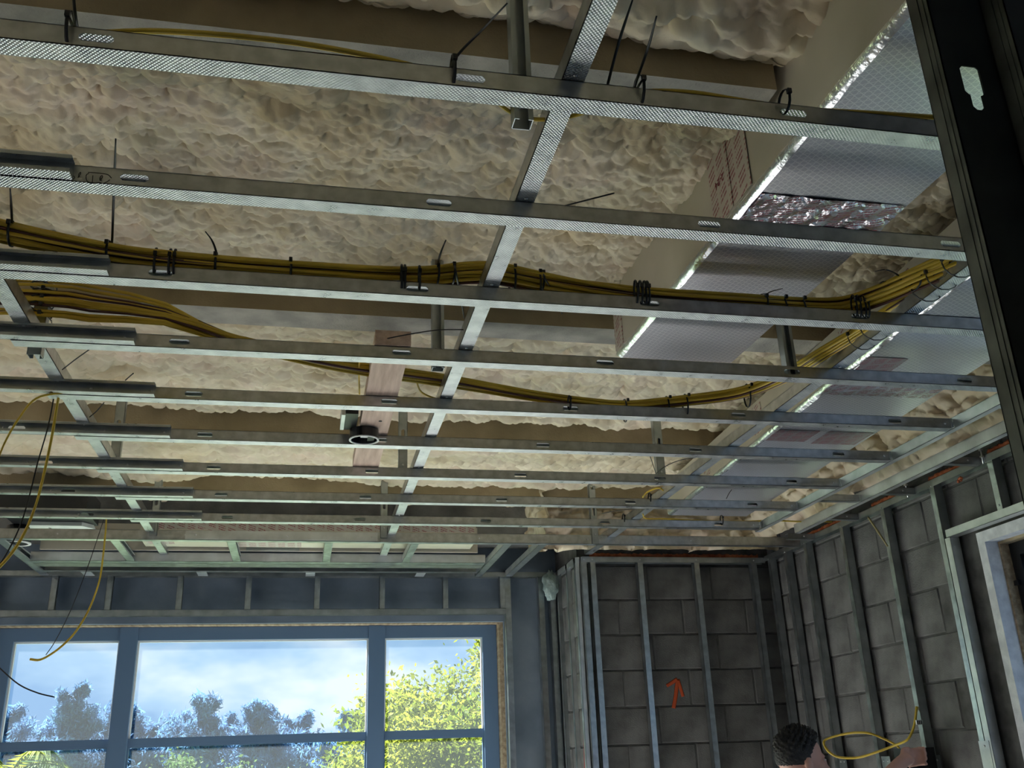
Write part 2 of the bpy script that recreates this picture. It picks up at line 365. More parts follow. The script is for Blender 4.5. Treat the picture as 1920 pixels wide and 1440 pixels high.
def foam_sheet(name, u0, u1, v0, v1, step, place, parent, amp=1.0, lump=.040, seed=3, edge=True):
    nu, nv = int((u1-u0)/step)+1, int((v1-v0)/step)+1
    u, v = np.meshgrid(np.linspace(u0, u1, nu), np.linspace(v0, v1, nv), indexing='ij')
    wu = u+.03*(vnoise(u, v, .16, seed)-.5)+.006*(vnoise(u, v, .03, seed+9)-.5)
    wv = v+.03*(vnoise(u, v, .15, seed+5)-.5)+.005*(vnoise(u, v, .028, seed+4)-.5)
    big = vnoise(u, v, .42, seed+7)-.5
    sc = np.clip(vnoise(u, v, .6, seed+2)*1.6-.3, 0, 1)
    fine = domes(wu, wv, lump*1.15, lump*.80, seed+20); coarse = domes(wu, wv, lump*2.0, lump*1.5, seed+31)
    mini = domes(wu, wv, lump*.55, lump*.42, seed+50)
    lumps = lump*((1-sc)*1.0*fine + sc*1.25*coarse + (.22+.15*sc)*mini)
    h = amp*(.055*big + lumps)
    v = v + np.where(np.minimum(v-v0, v1-v) > .03, amp*.25*(lumps-.03), 0)      # the lumps droop over one another
    if edge:                                  # the foam swells and rolls over beside the beams
        t = np.minimum(v-v0, v1-v); h += np.where(t < .10, -.05*(1-t/.10)**2, 0)+.02*np.exp(-((t-.12)/.05)**2)
    P = place(u, v, h)
    verts = np.stack(P, -1).reshape(-1, 3).astype(np.float32)
    idx = np.arange(nu*nv).reshape(nu, nv)
    q = np.stack([idx[:-1, :-1], idx[:-1, 1:], idx[1:, 1:], idx[1:, :-1]], -1).reshape(-1, 4).astype(np.int32)
    me = bpy.data.meshes.new(name); me.vertices.add(len(verts)); me.vertices.foreach_set('co', verts.ravel())
    me.loops.add(q.size); me.loops.foreach_set('vertex_index', q.ravel())
    me.polygons.add(len(q)); me.polygons.foreach_set('loop_start', np.arange(0, q.size, 4, dtype=np.int32))
    me.polygons.foreach_set('loop_total', np.full(len(q), 4, dtype=np.int32)); me.polygons.foreach_set('use_smooth', np.ones(len(q), dtype=bool))
    me.materials.append(FOAM); me.update(calc_edges=True); me.validate()
    o = bpy.data.objects.new(name, me); COL.objects.link(o)
    if parent is not None: attach(o, parent)
    return o
dn = lambda zz: (lambda u, v, h: (u, v, np.full_like(u, H(zz))-h))
foam_sheet('spray_foam', -1.6, XR, 1.15, 1.615, .007, dn(ZF), deck, amp=1.0, lump=.046, seed=2)
foam_sheet('spray_foam', -1.7, XR, 1.725, 2.90, .0050, dn(ZF+.015), deck, lump=.034, seed=5)
foam_sheet('spray_foam', -2.0, XR, 3.00, 4.14, .0068, dn(ZF+.015), deck, lump=.036, seed=8)
foam_sheet('spray_foam', -2.3, XR, 4.24, 5.16, .009, dn(ZF), deck, seed=12)
foam_sheet('spray_foam', -2.6, XR, 5.26, YW, .012, dn(ZF+.09), deck, seed=15)
for (a, b) in ((-3.225, -2.09), (-1.975, -.84), (-.725, .405), (.52, 1.15)):
    foam_sheet('spray_foam', XL, XR, a, b, .03, dn(ZF), deck, lump=.09, seed=int(30+a))
foam_sheet('spray_foam', XL, XR, YB, -3.36, .04, dn(ZF), deck, lump=.09, seed=40)
for (xe, a, b) in ((-1.7, 1.725, 2.9), (-2.0, 3.0, 4.14), (-2.3, 4.24, 5.16)):
    foam_sheet('spray_foam', XL, xe, a, b, .03, dn(ZF+.01), deck, lump=.09, seed=41)
foam_sheet('spray_foam', XL, -1.6, 1.15, 1.615, .03, dn(ZF), deck, lump=.09, seed=43)

# ------------------------------------------------------------------ walls of block and concrete
BW, BH, BPROUD = .398, .195, .006
def block_mesh(w, seed):
    r = random.Random(seed); b = MB(); i = .005; h = BH
    p = [(0,0,0),(w,0,0),(w,0,h),(0,0,h),(i,-BPROUD,i),(w-i,-BPROUD,i),(w-i,-BPROUD,h-i),(i,-BPROUD,h-i)]
    p = [(x+r.uniform(-.002, .002), y+(r.uniform(-.0015, .003) if y < 0 else 0), z+r.uniform(-.002, .002)) for x, y, z in p]
    n = len(b.v); b.v += p
    for f in ((0,3,2,1),(4,5,6,7),(0,1,5,4),(1,2,6,5),(2,3,7,6),(3,0,4,7)):
        b.f.append(f); b.m.append(0); b.sm.append(False)
    return b.mesh('block', BLOCK)
BM_FULL = [block_mesh(BW, s) for s in range(4)]
_partial = {}
def lay_blocks(wall, org, rz, length, z0, z1, hole=None):
    rows = int((z1-z0)/.203)
    ex = Vector((math.cos(rz), math.sin(rz), 0))
    for r in range(rows):
        u = -.203 if r % 2 else 0.0
        while u < length-.04:
            a, b = max(u, 0)+.004, min(u+.406, length)-.004
            zz = z0+r*.203+.004
            if b-a > .05 and not (hole and a < hole[1] and b > hole[0] and zz+BH > hole[2] and zz < hole[3]):
                w = round(b-a, 2)
                if abs(w-BW) < .006: me = BM_FULL[random.randrange(4)]
                else:
                    if w not in _partial: _partial[w] = block_mesh(w, 9)
                    me = _partial[w]
                o = bpy.data.objects.new('block', me); COL.objects.link(o)
                o.location = Vector(org)+ex*a+Vector((0, 0, zz)); o.rotation_euler = (0, 0, rz); o.parent = wall
            u += .406
# right wall: side window opening, enlarged out of view to let in more light
RW0, RW1, RWT, RWB = .90, 3.60, H(.835), .06
wr = MB()
wr.box((XR, YB, 0), (XR+.22, RW0, ZD)).box((XR, RW1, 0), (XR+.22, YW+.3, ZD)).box((XR, RW0, RWT), (XR+.22, RW1, ZD)).box((XR, RW0, 0), (XR+.22, RW1, RWB))
wall_right = tag(wr.build('wall_right', MORTAR), kind='structure')
lay_blocks(wall_right, (XR, YBR, 0), -PI/2, YBR-1.10, .0, H(1.5), hole=(YBR-RW1, YBR-RW0, RWB-.01, RWT+.01))
# short back wall right of the window bay
wk = MB().box((XRET, YBR, 0), (XR, YBR+.5, ZD)).build('wall_back', MORTAR); tag(wk, kind='structure')
lay_blocks(wk, (XRET, YBR, 0), 0, XR-XRET, 0, H(1.20))
# return of that wall into the bay, facing left
wre = MB().box((XRET-.03, YBR, 0), (XRET, YW, ZD)).build('wall_return', MORTAR); tag(wre, kind='structure')
lay_blocks(wre, (XRET-.03, YW, 0), -PI/2, YW-YBR, 0, H(1.12))
# window wall
WX0, WX1, WZT, WZB = -1.78, 1.235, H(.835), .06
ww = MB()
ww.box((XL, YW, 0), (WX0, YW+.26, ZD)).box((WX1, YW, 0), (XRET, YW+.26, ZD)).box((WX0, YW, WZT), (WX1, YW+.26, ZD)).box((WX0, YW, 0), (WX1, YW+.26, WZB))
ww.box((XRET, YBR+.5, 0), (XR, YW+.26, ZD))
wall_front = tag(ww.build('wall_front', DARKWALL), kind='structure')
# concrete tie beam over the bay and foam on the wall above the short back wall
tag(MB().box((XL, 5.86, H(1.30)), (XRET-.03, YW, H(1.60))).build('trim_1', CONC), label=None, kind='structure')
foam_sheet('spray_foam', 1.30, XR, H(1.155), H(1.58), .010, lambda u, v, h: (u, np.full_like(u, YBR-.07)-h, v), wk, seed=21, lump=.06, edge=False)
foam_sheet('spray_foam', 3.0, YBR, H(1.20), H(1.56), .011, lambda u, v, h: (np.full_like(u, XR-.03)-h-.10*np.clip((v-H(1.2))/.3, 0, 1), u, v), wall_right, seed=27, lump=.055, edge=False).data.flip_normals()

# ------------------------------------------------------------------ main window
win = empty('window_1', (-.27, 6.25, WZB)); tag(win, kind='structure')
FY0, FY1 = 6.20, 6.28
zt, zb = H(.828), WZB
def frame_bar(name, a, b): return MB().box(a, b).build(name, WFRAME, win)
GT, GB, MZ = H(.753), WZB+.11, H(.187)
frame_bar('frame_head', (-1.745, FY0, GT), (1.205, FY1, zt))
frame_bar('frame_sill', (-1.745, FY0, zb), (1.205, FY1, GB))
frame_bar('frame_jamb', (-1.745, FY0, GB), (-1.635, FY1, GT))
frame_bar('frame_jamb', (1.115, FY0, GB), (1.205, FY1, GT))
for a, b in ((-1.056, -.956), (.40, .50)): frame_bar('mullion', (a, FY0-.012, zb), (b, FY1, zt))
for a, b in ((-1.635, -1.056), (-.956, .40), (.50, 1.115)):
    for z in (MZ, MZ-.80): frame_bar('muntin', (a, FY0+.015, z-.020), (b, FY1-.015, z+.020))
    zs = [GB, MZ-.80-.02, MZ-.80+.02, MZ-.02, MZ+.02, GT]
    for k in range(3):
        MB().box((a, 6.238, zs[2*k]), (b, 6.244, zs[2*k+1])).build('pane', GLASS, win)
        g = .010                                  # pale glazing gasket round each pane
        q = MB().box((a, 6.222, zs[2*k+1]-g), (b, 6.236, zs[2*k+1])).box((a, 6.222, zs[2*k]), (a+g, 6.236, zs[2*k+1]-g)).box((b-g, 6.222, zs[2*k]), (b, 6.236, zs[2*k+1]-g))
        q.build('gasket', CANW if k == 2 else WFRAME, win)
bk = MB().box((1.207, 6.13, WZB), (1.235, 6.30, WZT)).box((WX0, 6.13, zt+.002), (1.207, 6.30, WZT))
tag(bk.build('trim_2', WOODB), kind='structure')

# ------------------------------------------------------------------ steel members
def cstud(name, a, b, web, flange, slots=(), lip=.008, mats=None, slot=(.054, .016), t=.0016):
    """C-section from a to b; web / flange are vectors; slots = distances along the member"""
    a, b, web, flange = Vector(a), Vector(b), Vector(web), Vector(flange)
    L_ = (b-a).length; ax = (b-a).normalized(); wn_ = web.normalized(); fn = flange.normalized(); W_ = web.length
    m = MB(); sl = sorted(s for s in slots if slot[0]/2 < s < L_-slot[0]/2)
    if not sl: m.obox(a, ax*L_, web, fn*t, 0)
    else:
        h0, h1 = (W_-slot[1])/2, (W_+slot[1])/2
        m.obox(a, ax*L_, wn_*h0, fn*t, 0); m.obox(a+wn_*h1, ax*L_, wn_*(W_-h1), fn*t, 0)
        p = 0.0; c = slot[1]*.32
        for s in sl:
            m.obox(a+ax*p+wn_*h0, ax*(s-slot[0]/2-p), wn_*slot[1], fn*t, 0)
            for sx in (-1, 1):                # rounded slot ends
                for (z, sz) in ((h0, 1), (h1, -1)):
                    q = a+ax*(s+sx*slot[0]/2)+wn_*z
                    m.prism([q, q-ax*sx*c, q+wn_*sz*c], fn*t, 0)
            p = s+slot[0]/2
        m.obox(a+ax*p+wn_*h0, ax*(L_-p), wn_*slot[1], fn*t, 0)
    m.obox(a, ax*L_, flange, wn_*t, 1); m.obox(a+web-wn_*t, ax*L_, flange, wn_*t, 1)
    if lip:
        m.obox(a+flange-fn*t+wn_*t, ax*L_, wn_*lip, fn*t, 0); m.obox(a+web+flange-fn*t-wn_*(lip+t), ax*L_, wn_*lip, fn*t, 0)
    o = m.build(name, mats or [GALV, KNURL])
    return rebase(o, a)
_screw = None
def screw(p, d, parent, r=.005):
    """pan-head screw: a domed head on a short shank pointing along -d"""
    global _screw
    if _screw is None:
        _screw = MB().cyl((0, 0, 0), (0, 0, .0022), 1.0*.005, .0046, 10).cyl((0, 0, .0022), (0, 0, .0034), .0046, .0022, 10).mesh('screw', SCREW)
    o = bpy.data.objects.new('screw', _screw); COL.objects.link(o)
    o.rotation_euler = Vector(d).to_track_quat('Z', 'Y').to_euler(); o.location = Vector(p); 
    o.scale = (r/.005,)*3
    o.parent = parent; o.matrix_parent_inverse = Matrix.Translation(parent.location).inverted()
    return o

CH = [1.401+.407*k for k in range(9)]                       # far bottom edge of every channel
XE = [2.62, 2.62, 2.62, 2.60, 2.325, 2.325, 2.325, 2.325, 2.315]
def nth(k): return ORD[8-k]
for k, yf in enumerate(CH):
    x0 = -.80 if k else -3.0
    a = (x0, yf-.042, H(1.1)); b = (XE[k], yf-.042, H(1.1))
    sl = [-.37+.615*j-x0 for j in range(-6, 6)]
    o = cstud('ceiling_channel', a, b, (0, 0, .038), (0, .042, 0), sl, lip=.009)
    tag(o, f'long galvanised steel ceiling channel with slotted web, {nth(k)} from the window bay', 'channel', 'slotted ceiling channels')
    if k >= 4: screw((XE[k]-.03, yf-.043, H(1.118)), (0, -1, 0), o)
    if k:                                                    # lapped length coming in from the left, its open side to the viewer
        a = (-3.6, yf-.0425, H(1.1015)); b = (-.484, yf-.0425, H(1.1015))
        q = cstud('ceiling_channel', a, b, (0, 0, .040), (0, -.030, 0), [-.37+.615*j+3.6 for j in range(-6, 0)], lip=.007, mats=[GALVD, KNURL])
        tag(q, f'dull ceiling channel with open side out, lapped onto the {nth(k)} channel from the window bay', 'channel', 'lapped ceiling channels')
        for xs in (-.52, -.70, -1.05):
            screw((xs+random.uniform(-.03, .03), yf-.0445, H(1.121)), (0, -1, 0), q)
# carriers running towards the window, on top of the channels
for i, (xl, web_x, fx, y0, y1, txt) in enumerate(((-.79, .042, -.042, -3.0, 5.60, 'with its web towards the ducts'), (.412, 0, .042, -3.0, 5.60, 'passing over the pine blocking end'), (1.615, 0, .045, -3.0, 5.50, 'running beside the foil ducts'))):
    a = (xl+web_x, y0, H(1.139)); b = (xl+web_x, y1, H(1.139))
    o = cstud('carrier_channel', a, b, (0, 0, .040), (fx, 0, 0), [], lip=.008)
    lab = ['galvanised carrier channel over the lapped ends of the ceiling channels', 'galvanised carrier channel beside the pinkish pine blocking', 'galvanised carrier channel beside the foil duct, strapped with yellow cables'][i]
    tag(o, lab, 'channel', 'carrier channels')
    for k, yf in enumerate(CH): screw((xl+.021, yf-.055, H(1.138)), (0, 0, -1), o, .004)
# stud hangers from the roof down to the carriers
HG = [(.378, 1.475, 1.108), (.378, 2.665, 1.10), (.395, 3.87, 1.12), (.41, 5.02, 1.12), (-.742, 2.66, 1.095), (-.735, 3.87, 1.12), (-.735, 5.02, 1.12), (1.50, 2.62, 1.10), (1.53, 3.87, 1.12), (1.56, 5.02, 1.10)]
HN = ['beside the pine-side carrier, nearest the big foil duct mouth end', '', '', '', 'strapped with yellow cables', '', '', '', '', '']
_hl = ['galvanised hanger stud beside the middle carrier, fourth from the window bay', 'galvanised hanger stud beside the middle carrier, third from the window bay', 'galvanised hanger stud beside the middle carrier, second from the window bay', 'galvanised hanger stud beside the middle carrier, nearest the window bay',
       'galvanised hanger stud wrapped with black cable ties and yellow cables', 'galvanised hanger stud of the lapped-end carrier, second from the window bay', 'galvanised hanger stud of the lapped-end carrier, nearest the window bay',
       'galvanised hanger stud between the two foil ducts with yellow cables passing', 'galvanised hanger stud of the duct-side carrier, second from the window bay', 'galvanised hanger stud of the duct-side carrier, nearest the window bay']
for (x, y, z), lab in zip(HG, _hl):
    ex = -.036
    o = cstud('hanger_stud', (x, y, H(z)), (x, y, H(1.545)), (ex, 0, 0), (0, -.032, 0) if y < 3 and x > 0 else (0, .032, 0), [.18, .33] if y > 3 else [], lip=.008, mats=[GALVD, GALVD])
    tag(o, lab, 'stud', 'hanger studs')
    screw((x-.018, y-.004, H(z+.05)), (0, -1, 0), o)
# angle and track along the right wall
o = cstud('edge_track', (2.33, .4, H(1.1)), (2.33, 4.70, H(1.1)), (0, 0, .042), (.028, 0, 0), [], lip=0, mats=[GALVD, GALVW])
tag(o, 'edge track that the ceiling channels end in, along the block wall', 'track', 'edge tracks')
for k in range(4, 9): screw((2.329, CH[k]-.02, H(1.13)), (-1, 0, 0), o)
for k in range(4, 9):
    c = MB().box((2.320, CH[k]-.046, H(1.102)), (2.327, CH[k]-.042, H(1.136))).build('bent_tab', GALVW, o)
o = cstud('edge_track', (2.57, .4, H(1.1)), (2.57, 4.72, H(1.1)), (0, 0, .048), (.03, 0, 0), [], lip=0, mats=[GALVW, GALVW])
tag(o, 'pale galvanised track between the edge track and the block wall studs', 'track', 'edge tracks')
for i, y in enumerate((2.75, 4.05)):
    o = cstud('cross_brace', (2.36, y, H(1.103)), (2.568, y, H(1.103)), (0, 0, .032), (0, .03, 0), [], lip=0)
    tag(o, ['short galvanised cross piece between the two edge tracks by the side window', 'short galvanised cross piece between the two edge tracks by the wall cable'][i], 'brace', 'cross pieces between edge tracks')
for i, y in enumerate((2.95, 3.42, 3.90, 4.40, 4.86)):
    o = cstud('cross_brace', (2.604, y, H(1.103)), (2.768, y, H(1.103)), (0, 0, .03), (0, .035, 0), [], lip=0, mats=[GALVD, GALVD])
    tag(o, f'dull short galvanised brace from pale track to block wall, {ORD[4-i]} from the corner', 'brace', 'braces to the block wall')
    screw((2.70, y-.001, H(1.118)), (0, -1, 0), o)
# stud wall in front of the block wall on the right
wt = cstud('wall_track', (2.765, .5, H(1.135)), (2.765, 5.5, H(1.135)), (.045, 0, 0), (0, 0, -.032), [], lip=0, mats=[GALVD, GALVD])
tag(wt, 'galvanised top track of the stud wall before the block wall', 'track', 'wall tracks')
STY = [5.432, 5.30, 5.219, 4.976, 4.57, 4.175, 3.765]
STY = [5.432, 5.219, 4.976, 4.57, 4.175, 3.765]
for i, y in enumerate(STY):
    o = cstud('wall_stud', (2.768, y, .002), (2.768, y, H(1.131)), (.042, 0, 0), (0, .033, 0), [], lip=.007, mats=[GALVD, KNURLV])
    tag(o, f'galvanised stud against the long block wall, {ORD[i]} from the corner', 'stud', 'studs of the block wall')
    screw((2.767, y+.016, H(1.108)), (-1, 0, 0), o)
    if i < 5:
        MB().box((2.752 if i else 2.764, y-.003, H(-.26)), (2.7535+.012 if i else 2.766, y+.0, H(-.26)+.001)) if False else None
o = cstud('cripple_stud', (2.768, 3.36, H(.895)), (2.768, 3.36, H(1.131)), (.042, 0, 0), (0, .033, 0), [], lip=.007, mats=[GALVD, KNURLV])
tag(o, 'short galvanised stud above the side window', 'stud'); screw((2.767, 3.376, H(.915)), (-1, 0, 0), o)
o = cstud('header_track', (2.766, 2.2, H(.862)), (2.766, 3.745, H(.862)), (.046, 0, 0), (0, 0, .034), [], lip=.006, mats=[GALVW, GALVW])
tag(o, 'bright galvanised header track above the side window', 'track')
o = cstud('window_jamb_stud', (2.766, 3.722, .002), (2.766, 3.722, H(.86)), (.046, 0, 0), (0, .036, 0), [], lip=.006, mats=[GALVW, GALVW])
tag(o, 'bright galvanised jamb stud beside the side window', 'stud')
screw((2.78, 3.721, H(.82)), (0, -1, 0), o)
# clip angles screwed to the studs
for i, y in enumerate((5.219, 4.976, 4.57, 4.175)):
    m_ = MB().box((2.775, y-.075, H(-.27)), (2.777, y-.001, H(-.03))).box((2.777, y-.003, H(-.27)), (2.806, y-.0015, H(-.03)))
    o = m_.build('clip_angle', GALVD); tag(o, f'galvanised clip plate on the block wall stud, {ORD[i+1]} from the corner', 'clip', 'clip plates')
    for dz in (-.25, -.05):
        screw((2.7745, y-.055, H(dz)), (-1, 0, 0), o); screw((2.7745, y-.02, H(dz)), (-1, 0, 0), o)
o = MB().box((2.764, 3.735, H(-.17)), (2.766, 3.80, H(.02))).build('clip_angle', GALVW); tag(o, 'pale galvanised plate at the foot of the side window jamb stud', 'clip', 'clip plates')
for dz in (-.15, 0): screw((2.7635, 3.765, H(dz)), (-1, 0, 0), o)
# back wall studs
bt = cstud('wall_track', (1.60, 5.50, H(1.128)), (2.768, 5.50, H(1.128)), (0, .05, 0), (0, 0, -.034), [], lip=0, mats=[GALVD, GALVD])
tag(bt, 'galvanised top track of the short back wall under the orange foam', 'track', 'wall tracks')
for i, x in enumerate((1.625, 1.68, 1.975, 2.335, 2.71)):
    o = cstud('wall_stud', (x-.033, 5.502, .002), (x-.033, 5.502, H(1.126)), (0, .045, 0), (.033, 0, 0), [], lip=.007, mats=[GALVD, KNURLV])
    tag(o, f'galvanised stud of the short back wall, {ORD[i]} from the window bay', 'stud', 'studs of the short back wall')
    screw((x-.017, 5.501, H(1.11)), (0, -1, 0), o)
# return studs
rt = cstud('wall_track', (1.562, 5.52, H(1.128)), (1.562, 6.02, H(1.128)), (.026, 0, 0), (0, 0, -.034), [], lip=0, mats=[GALVW, GALVW])
tag(rt, 'pale galvanised top track of the return beside the window bay', 'track', 'wall tracks')
for i, y in enumerate((5.53, 5.72, 5.95)):
    o = cstud('wall_stud', (1.562, y, .002), (1.562, y, H(1.126)), (.026, 0, 0), (0, .034, 0), [], lip=0, mats=[GALVW if i < 2 else GALVD, KNURLV])
    tag(o, f'galvanised stud of the return beside the window bay, {["nearest", "second from", "third from"][i]} the short back wall', 'stud', 'studs of the return')
# window wall framing
for i, zr in enumerate((.872,)):
    o = cstud('header_track', (-2.6, 6.02, H(.905)), (1.235, 6.02, H(.905)), (0, .05, 0), (0, 0, -.034), [], lip=0, mats=[GALVD, GALVD])
    tag(o, 'long galvanised header track above the large window', 'track')
dx = [-.235, -.185, -.12, -.055, .012, .077, .142, .202]
for i, d_ in enumerate([-.345, -.29]+dx):
    x = d_*6.03
    o = cstud('cripple_stud', (x-.016, 6.022, H(.906)), (x-.016, 6.022, H(1.126)), (0, .045, 0), (.033, 0, 0), [], lip=.006, mats=[GALVD, KNURLV])
    tag(o, f'short galvanised stud above the large window, {ORD[9-i]} from the corner', 'stud', 'short studs above the large window')
for i, x in enumerate((1.255, 1.47, 1.545)):
    o = cstud('wall_stud', (x-.02, 6.022, .002), (x-.02, 6.022, H(1.126)), (0, .05, 0), (.036, 0, 0), [.9, 1.5, 2.1, 2.4] if i == 2 else [], lip=.007, mats=[GALVD, KNURLV])
    tag(o, ['galvanised jamb stud beside the large window', 'galvanised stud in the dark corner beyond the large window', 'punched galvanised stud in the dark corner under the pale green plastic'][i], 'stud', 'studs beside the large window')
o = MB().box((1.40, 6.005, .75+.55), (1.455, 6.0065, H(-.05)+.0)).build('clip_angle', GALVD); tag(o, 'galvanised clip plate on the stud beside the large window', 'clip', 'clip plates')
screw((1.43, 6.004, H(-.10)), (0, -1, 0), o)
wt2 = cstud('wall_track', (-2.6, 6.00, H(1.128)), (1.555, 6.00, H(1.128)), (0, .06, 0), (0, 0, -.03), [], lip=0, mats=[GALVD, GALVD])
tag(wt2, 'galvanised top track of the window wall under the concrete beam', 'track', 'wall tracks')

# window bay ceiling framing
o = cstud('bay_track', (-2.6, 5.03, H(1.1)), (2.765, 5.03, H(1.1)), (0, 0, .050), (0, .036, 0), [], lip=0, mats=[GALV, KNURLV])
tag(o, 'wavy galvanised track across the mouth of the window bay', 'track', 'bay tracks')
for x in (-1.9, -1.2, -.6, -.2, .33, .9, 1.5, 2.1): screw((x, 5.029, H(1.125)), (0, -1, 0), o)
o = MB().box((-.60, 5.0235, H(1.104)), (.36, 5.0295, H(1.148))).build('lap_strip', GALVW); tag(o, 'dented galvanised strip lapped over the bay track', 'strip')
for x in (-.55, -.1, .33): screw((x, 5.0235, H(1.126)), (0, -1, 0), o)
for i, (x, y1) in enumerate(((-1.49, 6.0), (-.96, 5.57), (-.40, 5.57), (.09, 5.57), (.54, 5.57), (1.04, 6.0), (1.235, 6.0))):
    o = cstud('bay_joist', (x, 5.068, H(1.1)), (x, y1, H(1.1)), (0, 0, .036), (.042, 0, 0), [], lip=.006, mats=[GALVW, KNURLV])
    tag(o, f'short galvanised joist in the window bay ceiling, {ORD[6-i]} from the short back wall', 'joist', 'window bay joists')
o = cstud('bay_track', (-1.45, 5.575, H(1.1)), (1.03, 5.575, H(1.1)), (0, 0, .05), (0, .06, 0), [], lip=0, mats=[GALVW, KNURLV])
tag(o, 'galvanised slot track along the window bay, on the room side', 'track', 'bay tracks')
o = cstud('bay_track', (-1.45, 5.64, H(1.1)), (1.03, 5.64, H(1.1)), (0, 0, .05), (0, .10, 0), [], lip=0, mats=[GALVD, GALV])
tag(o, 'galvanised slot track along the window bay, the middle one', 'track', 'bay tracks')
o = cstud('bay_track', (-1.45, 5.90, H(1.1)), (1.03, 5.90, H(1.1)), (0, 0, .05), (0, -.05, 0), [], lip=0, mats=[GALVD, GALV])
tag(o, 'galvanised slot track along the window bay, on the window side', 'track', 'bay tracks')
for i, x in enumerate((-1.25, -.62, .0, .66)):
    o = MB().box((x, 5.86, H(1.094)), (x+.055, 5.985, H(1.099))).build('slot_bracket', GALVW); tag(o, f'small bright bracket across the window bay slot, {ORD[3-i]} from the short back wall', 'bracket', 'slot brackets')
# the big near stud and its neighbour
def near_stud(x0, lab, y0=1.09, depth=.047, web=.119):
    m_ = MB(); z0, z1 = .002, H(1.232); t = .0018
    # web faces the viewer; key-shaped knockouts every 0.61 m
    holes = [H(.987)+.61*k for k in range(-4, 1)]
    cx = x0+.048; p = z0
    for hz in holes:
        a, b_, c = hz-.0445, hz-.0155, hz+.041      # narrow foot from a to b_, wide head up to c
        if p < a: m_.box((x0, y0, p), (x0+web, y0+t, a))
        m_.box((x0, y0, a), (cx-.010, y0+t, b_)); m_.box((cx+.010, y0, a), (x0+web, y0+t, b_))
        m_.box((x0, y0, b_), (cx-.018, y0+t, c)); m_.box((cx+.018, y0, b_), (x0+web, y0+t, c))
        r = .006
        for sx in (-1, 1):
            q = Vector((cx+sx*.018, y0, c)); m_.prism([q, q+Vector((-sx*r, 0, 0)), q+Vector((0, 0, -r))], (0, t, 0))
            q = Vector((cx+sx*.018, y0, b_)); m_.prism([q, q+Vector((-sx*r, 0, 0)), q+Vector((0, 0, r))], (0, t, 0))
            q = Vector((cx+sx*.010, y0, a)); m_.prism([q, q+Vector((-sx*r, 0, 0)), q+Vector((0, 0, r))], (0, t, 0))
        p = c
    m_.box((x0, y0, p), (x0+web, y0+t, z1))
    for x in (x0, x0+web-t): m_.box((x, y0, z0), (x+t, y0+depth, z1), 1)
    for (a, b_) in ((x0, x0+.012), (x0+web-.012, x0+web)): m_.box((a, y0+depth-t, z0), (b_, y0+depth, z1), 0)
    for dy in (.010, .022): m_.box((x0-.0015, y0+dy, z0), (x0, y0+dy+.004, z1), 1)
    o = m_.build('door_stud', [BLACKSTEEL, DARKSTEEL]); rebase(o, (x0, y0, 0)); tag(o, lab, 'stud', 'heavy near studs'); return o
BLACKSTEEL = noisy(mat('dark_heavy_steel', (.03, .034, .036), .5, .6), (.022, .026, .028), (.045, .05, .052), 9, rough=(.45, .6))
DARKSTEEL = noisy(mat('heavy_steel_flange', (.14, .145, .14), .45, .9), (.10, .105, .10), (.17, .175, .165), 14, rough=(.4, .55))
near_stud(.971, 'heavy dark steel stud with a key-shaped knockout standing before the deep foil duct')
near_stud(1.064, 'heavy dark steel stud standing just clear of the key-holed one', 1.035)

# ------------------------------------------------------------------ ducts
def print_mat(name, base, rough, metal, u, v, ink=(.25, .02, .04), pitch=.011, foilbump=0):
    mt = mat(name, base, rough, metal)
    tc = N(mt, 'ShaderNodeTexCoord'); sp = N(mt, 'ShaderNodeSeparateXYZ'); LK(mt, tc.outputs['Object'], sp.inputs[0])
    def M(op, a, b=None, c=None):
        n = N(mt, 'ShaderNodeMath', operation=op)
        for i, x in enumerate((a, b, c)):
            if x is None: continue
            if isinstance(x, (int, float)): n.inputs[i].default_value = x
            else: LK(mt, x, n.inputs[i])
        return n.outputs[0]
    U, V = sp.outputs[u], sp.outputs[v]
    V2 = M('MULTIPLY_ADD', U, .35, V)
    row = M('LESS_THAN', M('FRACT', M('DIVIDE', V2, pitch)), .48)
    colb = M('LESS_THAN', M('FRACT', M('DIVIDE', U, .052)), .74)
    rowb = M('LESS_THAN', M('FRACT', M('DIVIDE', V2, .052)), .76)
    cmb = N(mt, 'ShaderNodeCombineXYZ')
    LK(mt, M('MULTIPLY', U, 260.0), cmb.inputs[0]); LK(mt, M('FLOOR', M('DIVIDE', V2, pitch)), cmb.inputs[1])
    no = N(mt, 'ShaderNodeTexNoise'); no.inputs['Scale'].default_value = 1.0; no.inputs['Detail'].default_value = 1; LK(mt, cmb.outputs[0], no.inputs['Vector'])
    fac = M('MULTIPLY', M('MULTIPLY', row, colb), M('MULTIPLY', rowb, M('GREATER_THAN', no.outputs['Fac'], .44)))
    fac = M('MULTIPLY', fac, .85)
    mx = N(mt, 'ShaderNodeMix', data_type='RGBA'); LK(mt, fac, mx.inputs[0]); mx.inputs[6].default_value = (*base, 1); mx.inputs[7].default_value = (*ink, 1)
    LK(mt, mx.outputs[2], BS(mt).inputs['Base Color'])
    LK(mt, M('SUBTRACT', metal, M('MULTIPLY', fac, metal)), BS(mt).inputs['Metallic'])
    if foilbump:
        n2 = N(mt, 'ShaderNodeTexNoise'); n2.inputs['Scale'].default_value = 30; n2.inputs['Detail'].default_value = 5; LK(mt, tc.outputs['Object'], n2.inputs['Vector'])
        bp = N(mt, 'ShaderNodeBump'); bp.inputs['Strength'].default_value = foilbump; bp.inputs['Distance'].default_value = .012
        LK(mt, n2.outputs['Fac'], bp.inputs['Height']); LK(mt, bp.outputs['Normal'], BS(mt).inputs['Normal'])
    return mt
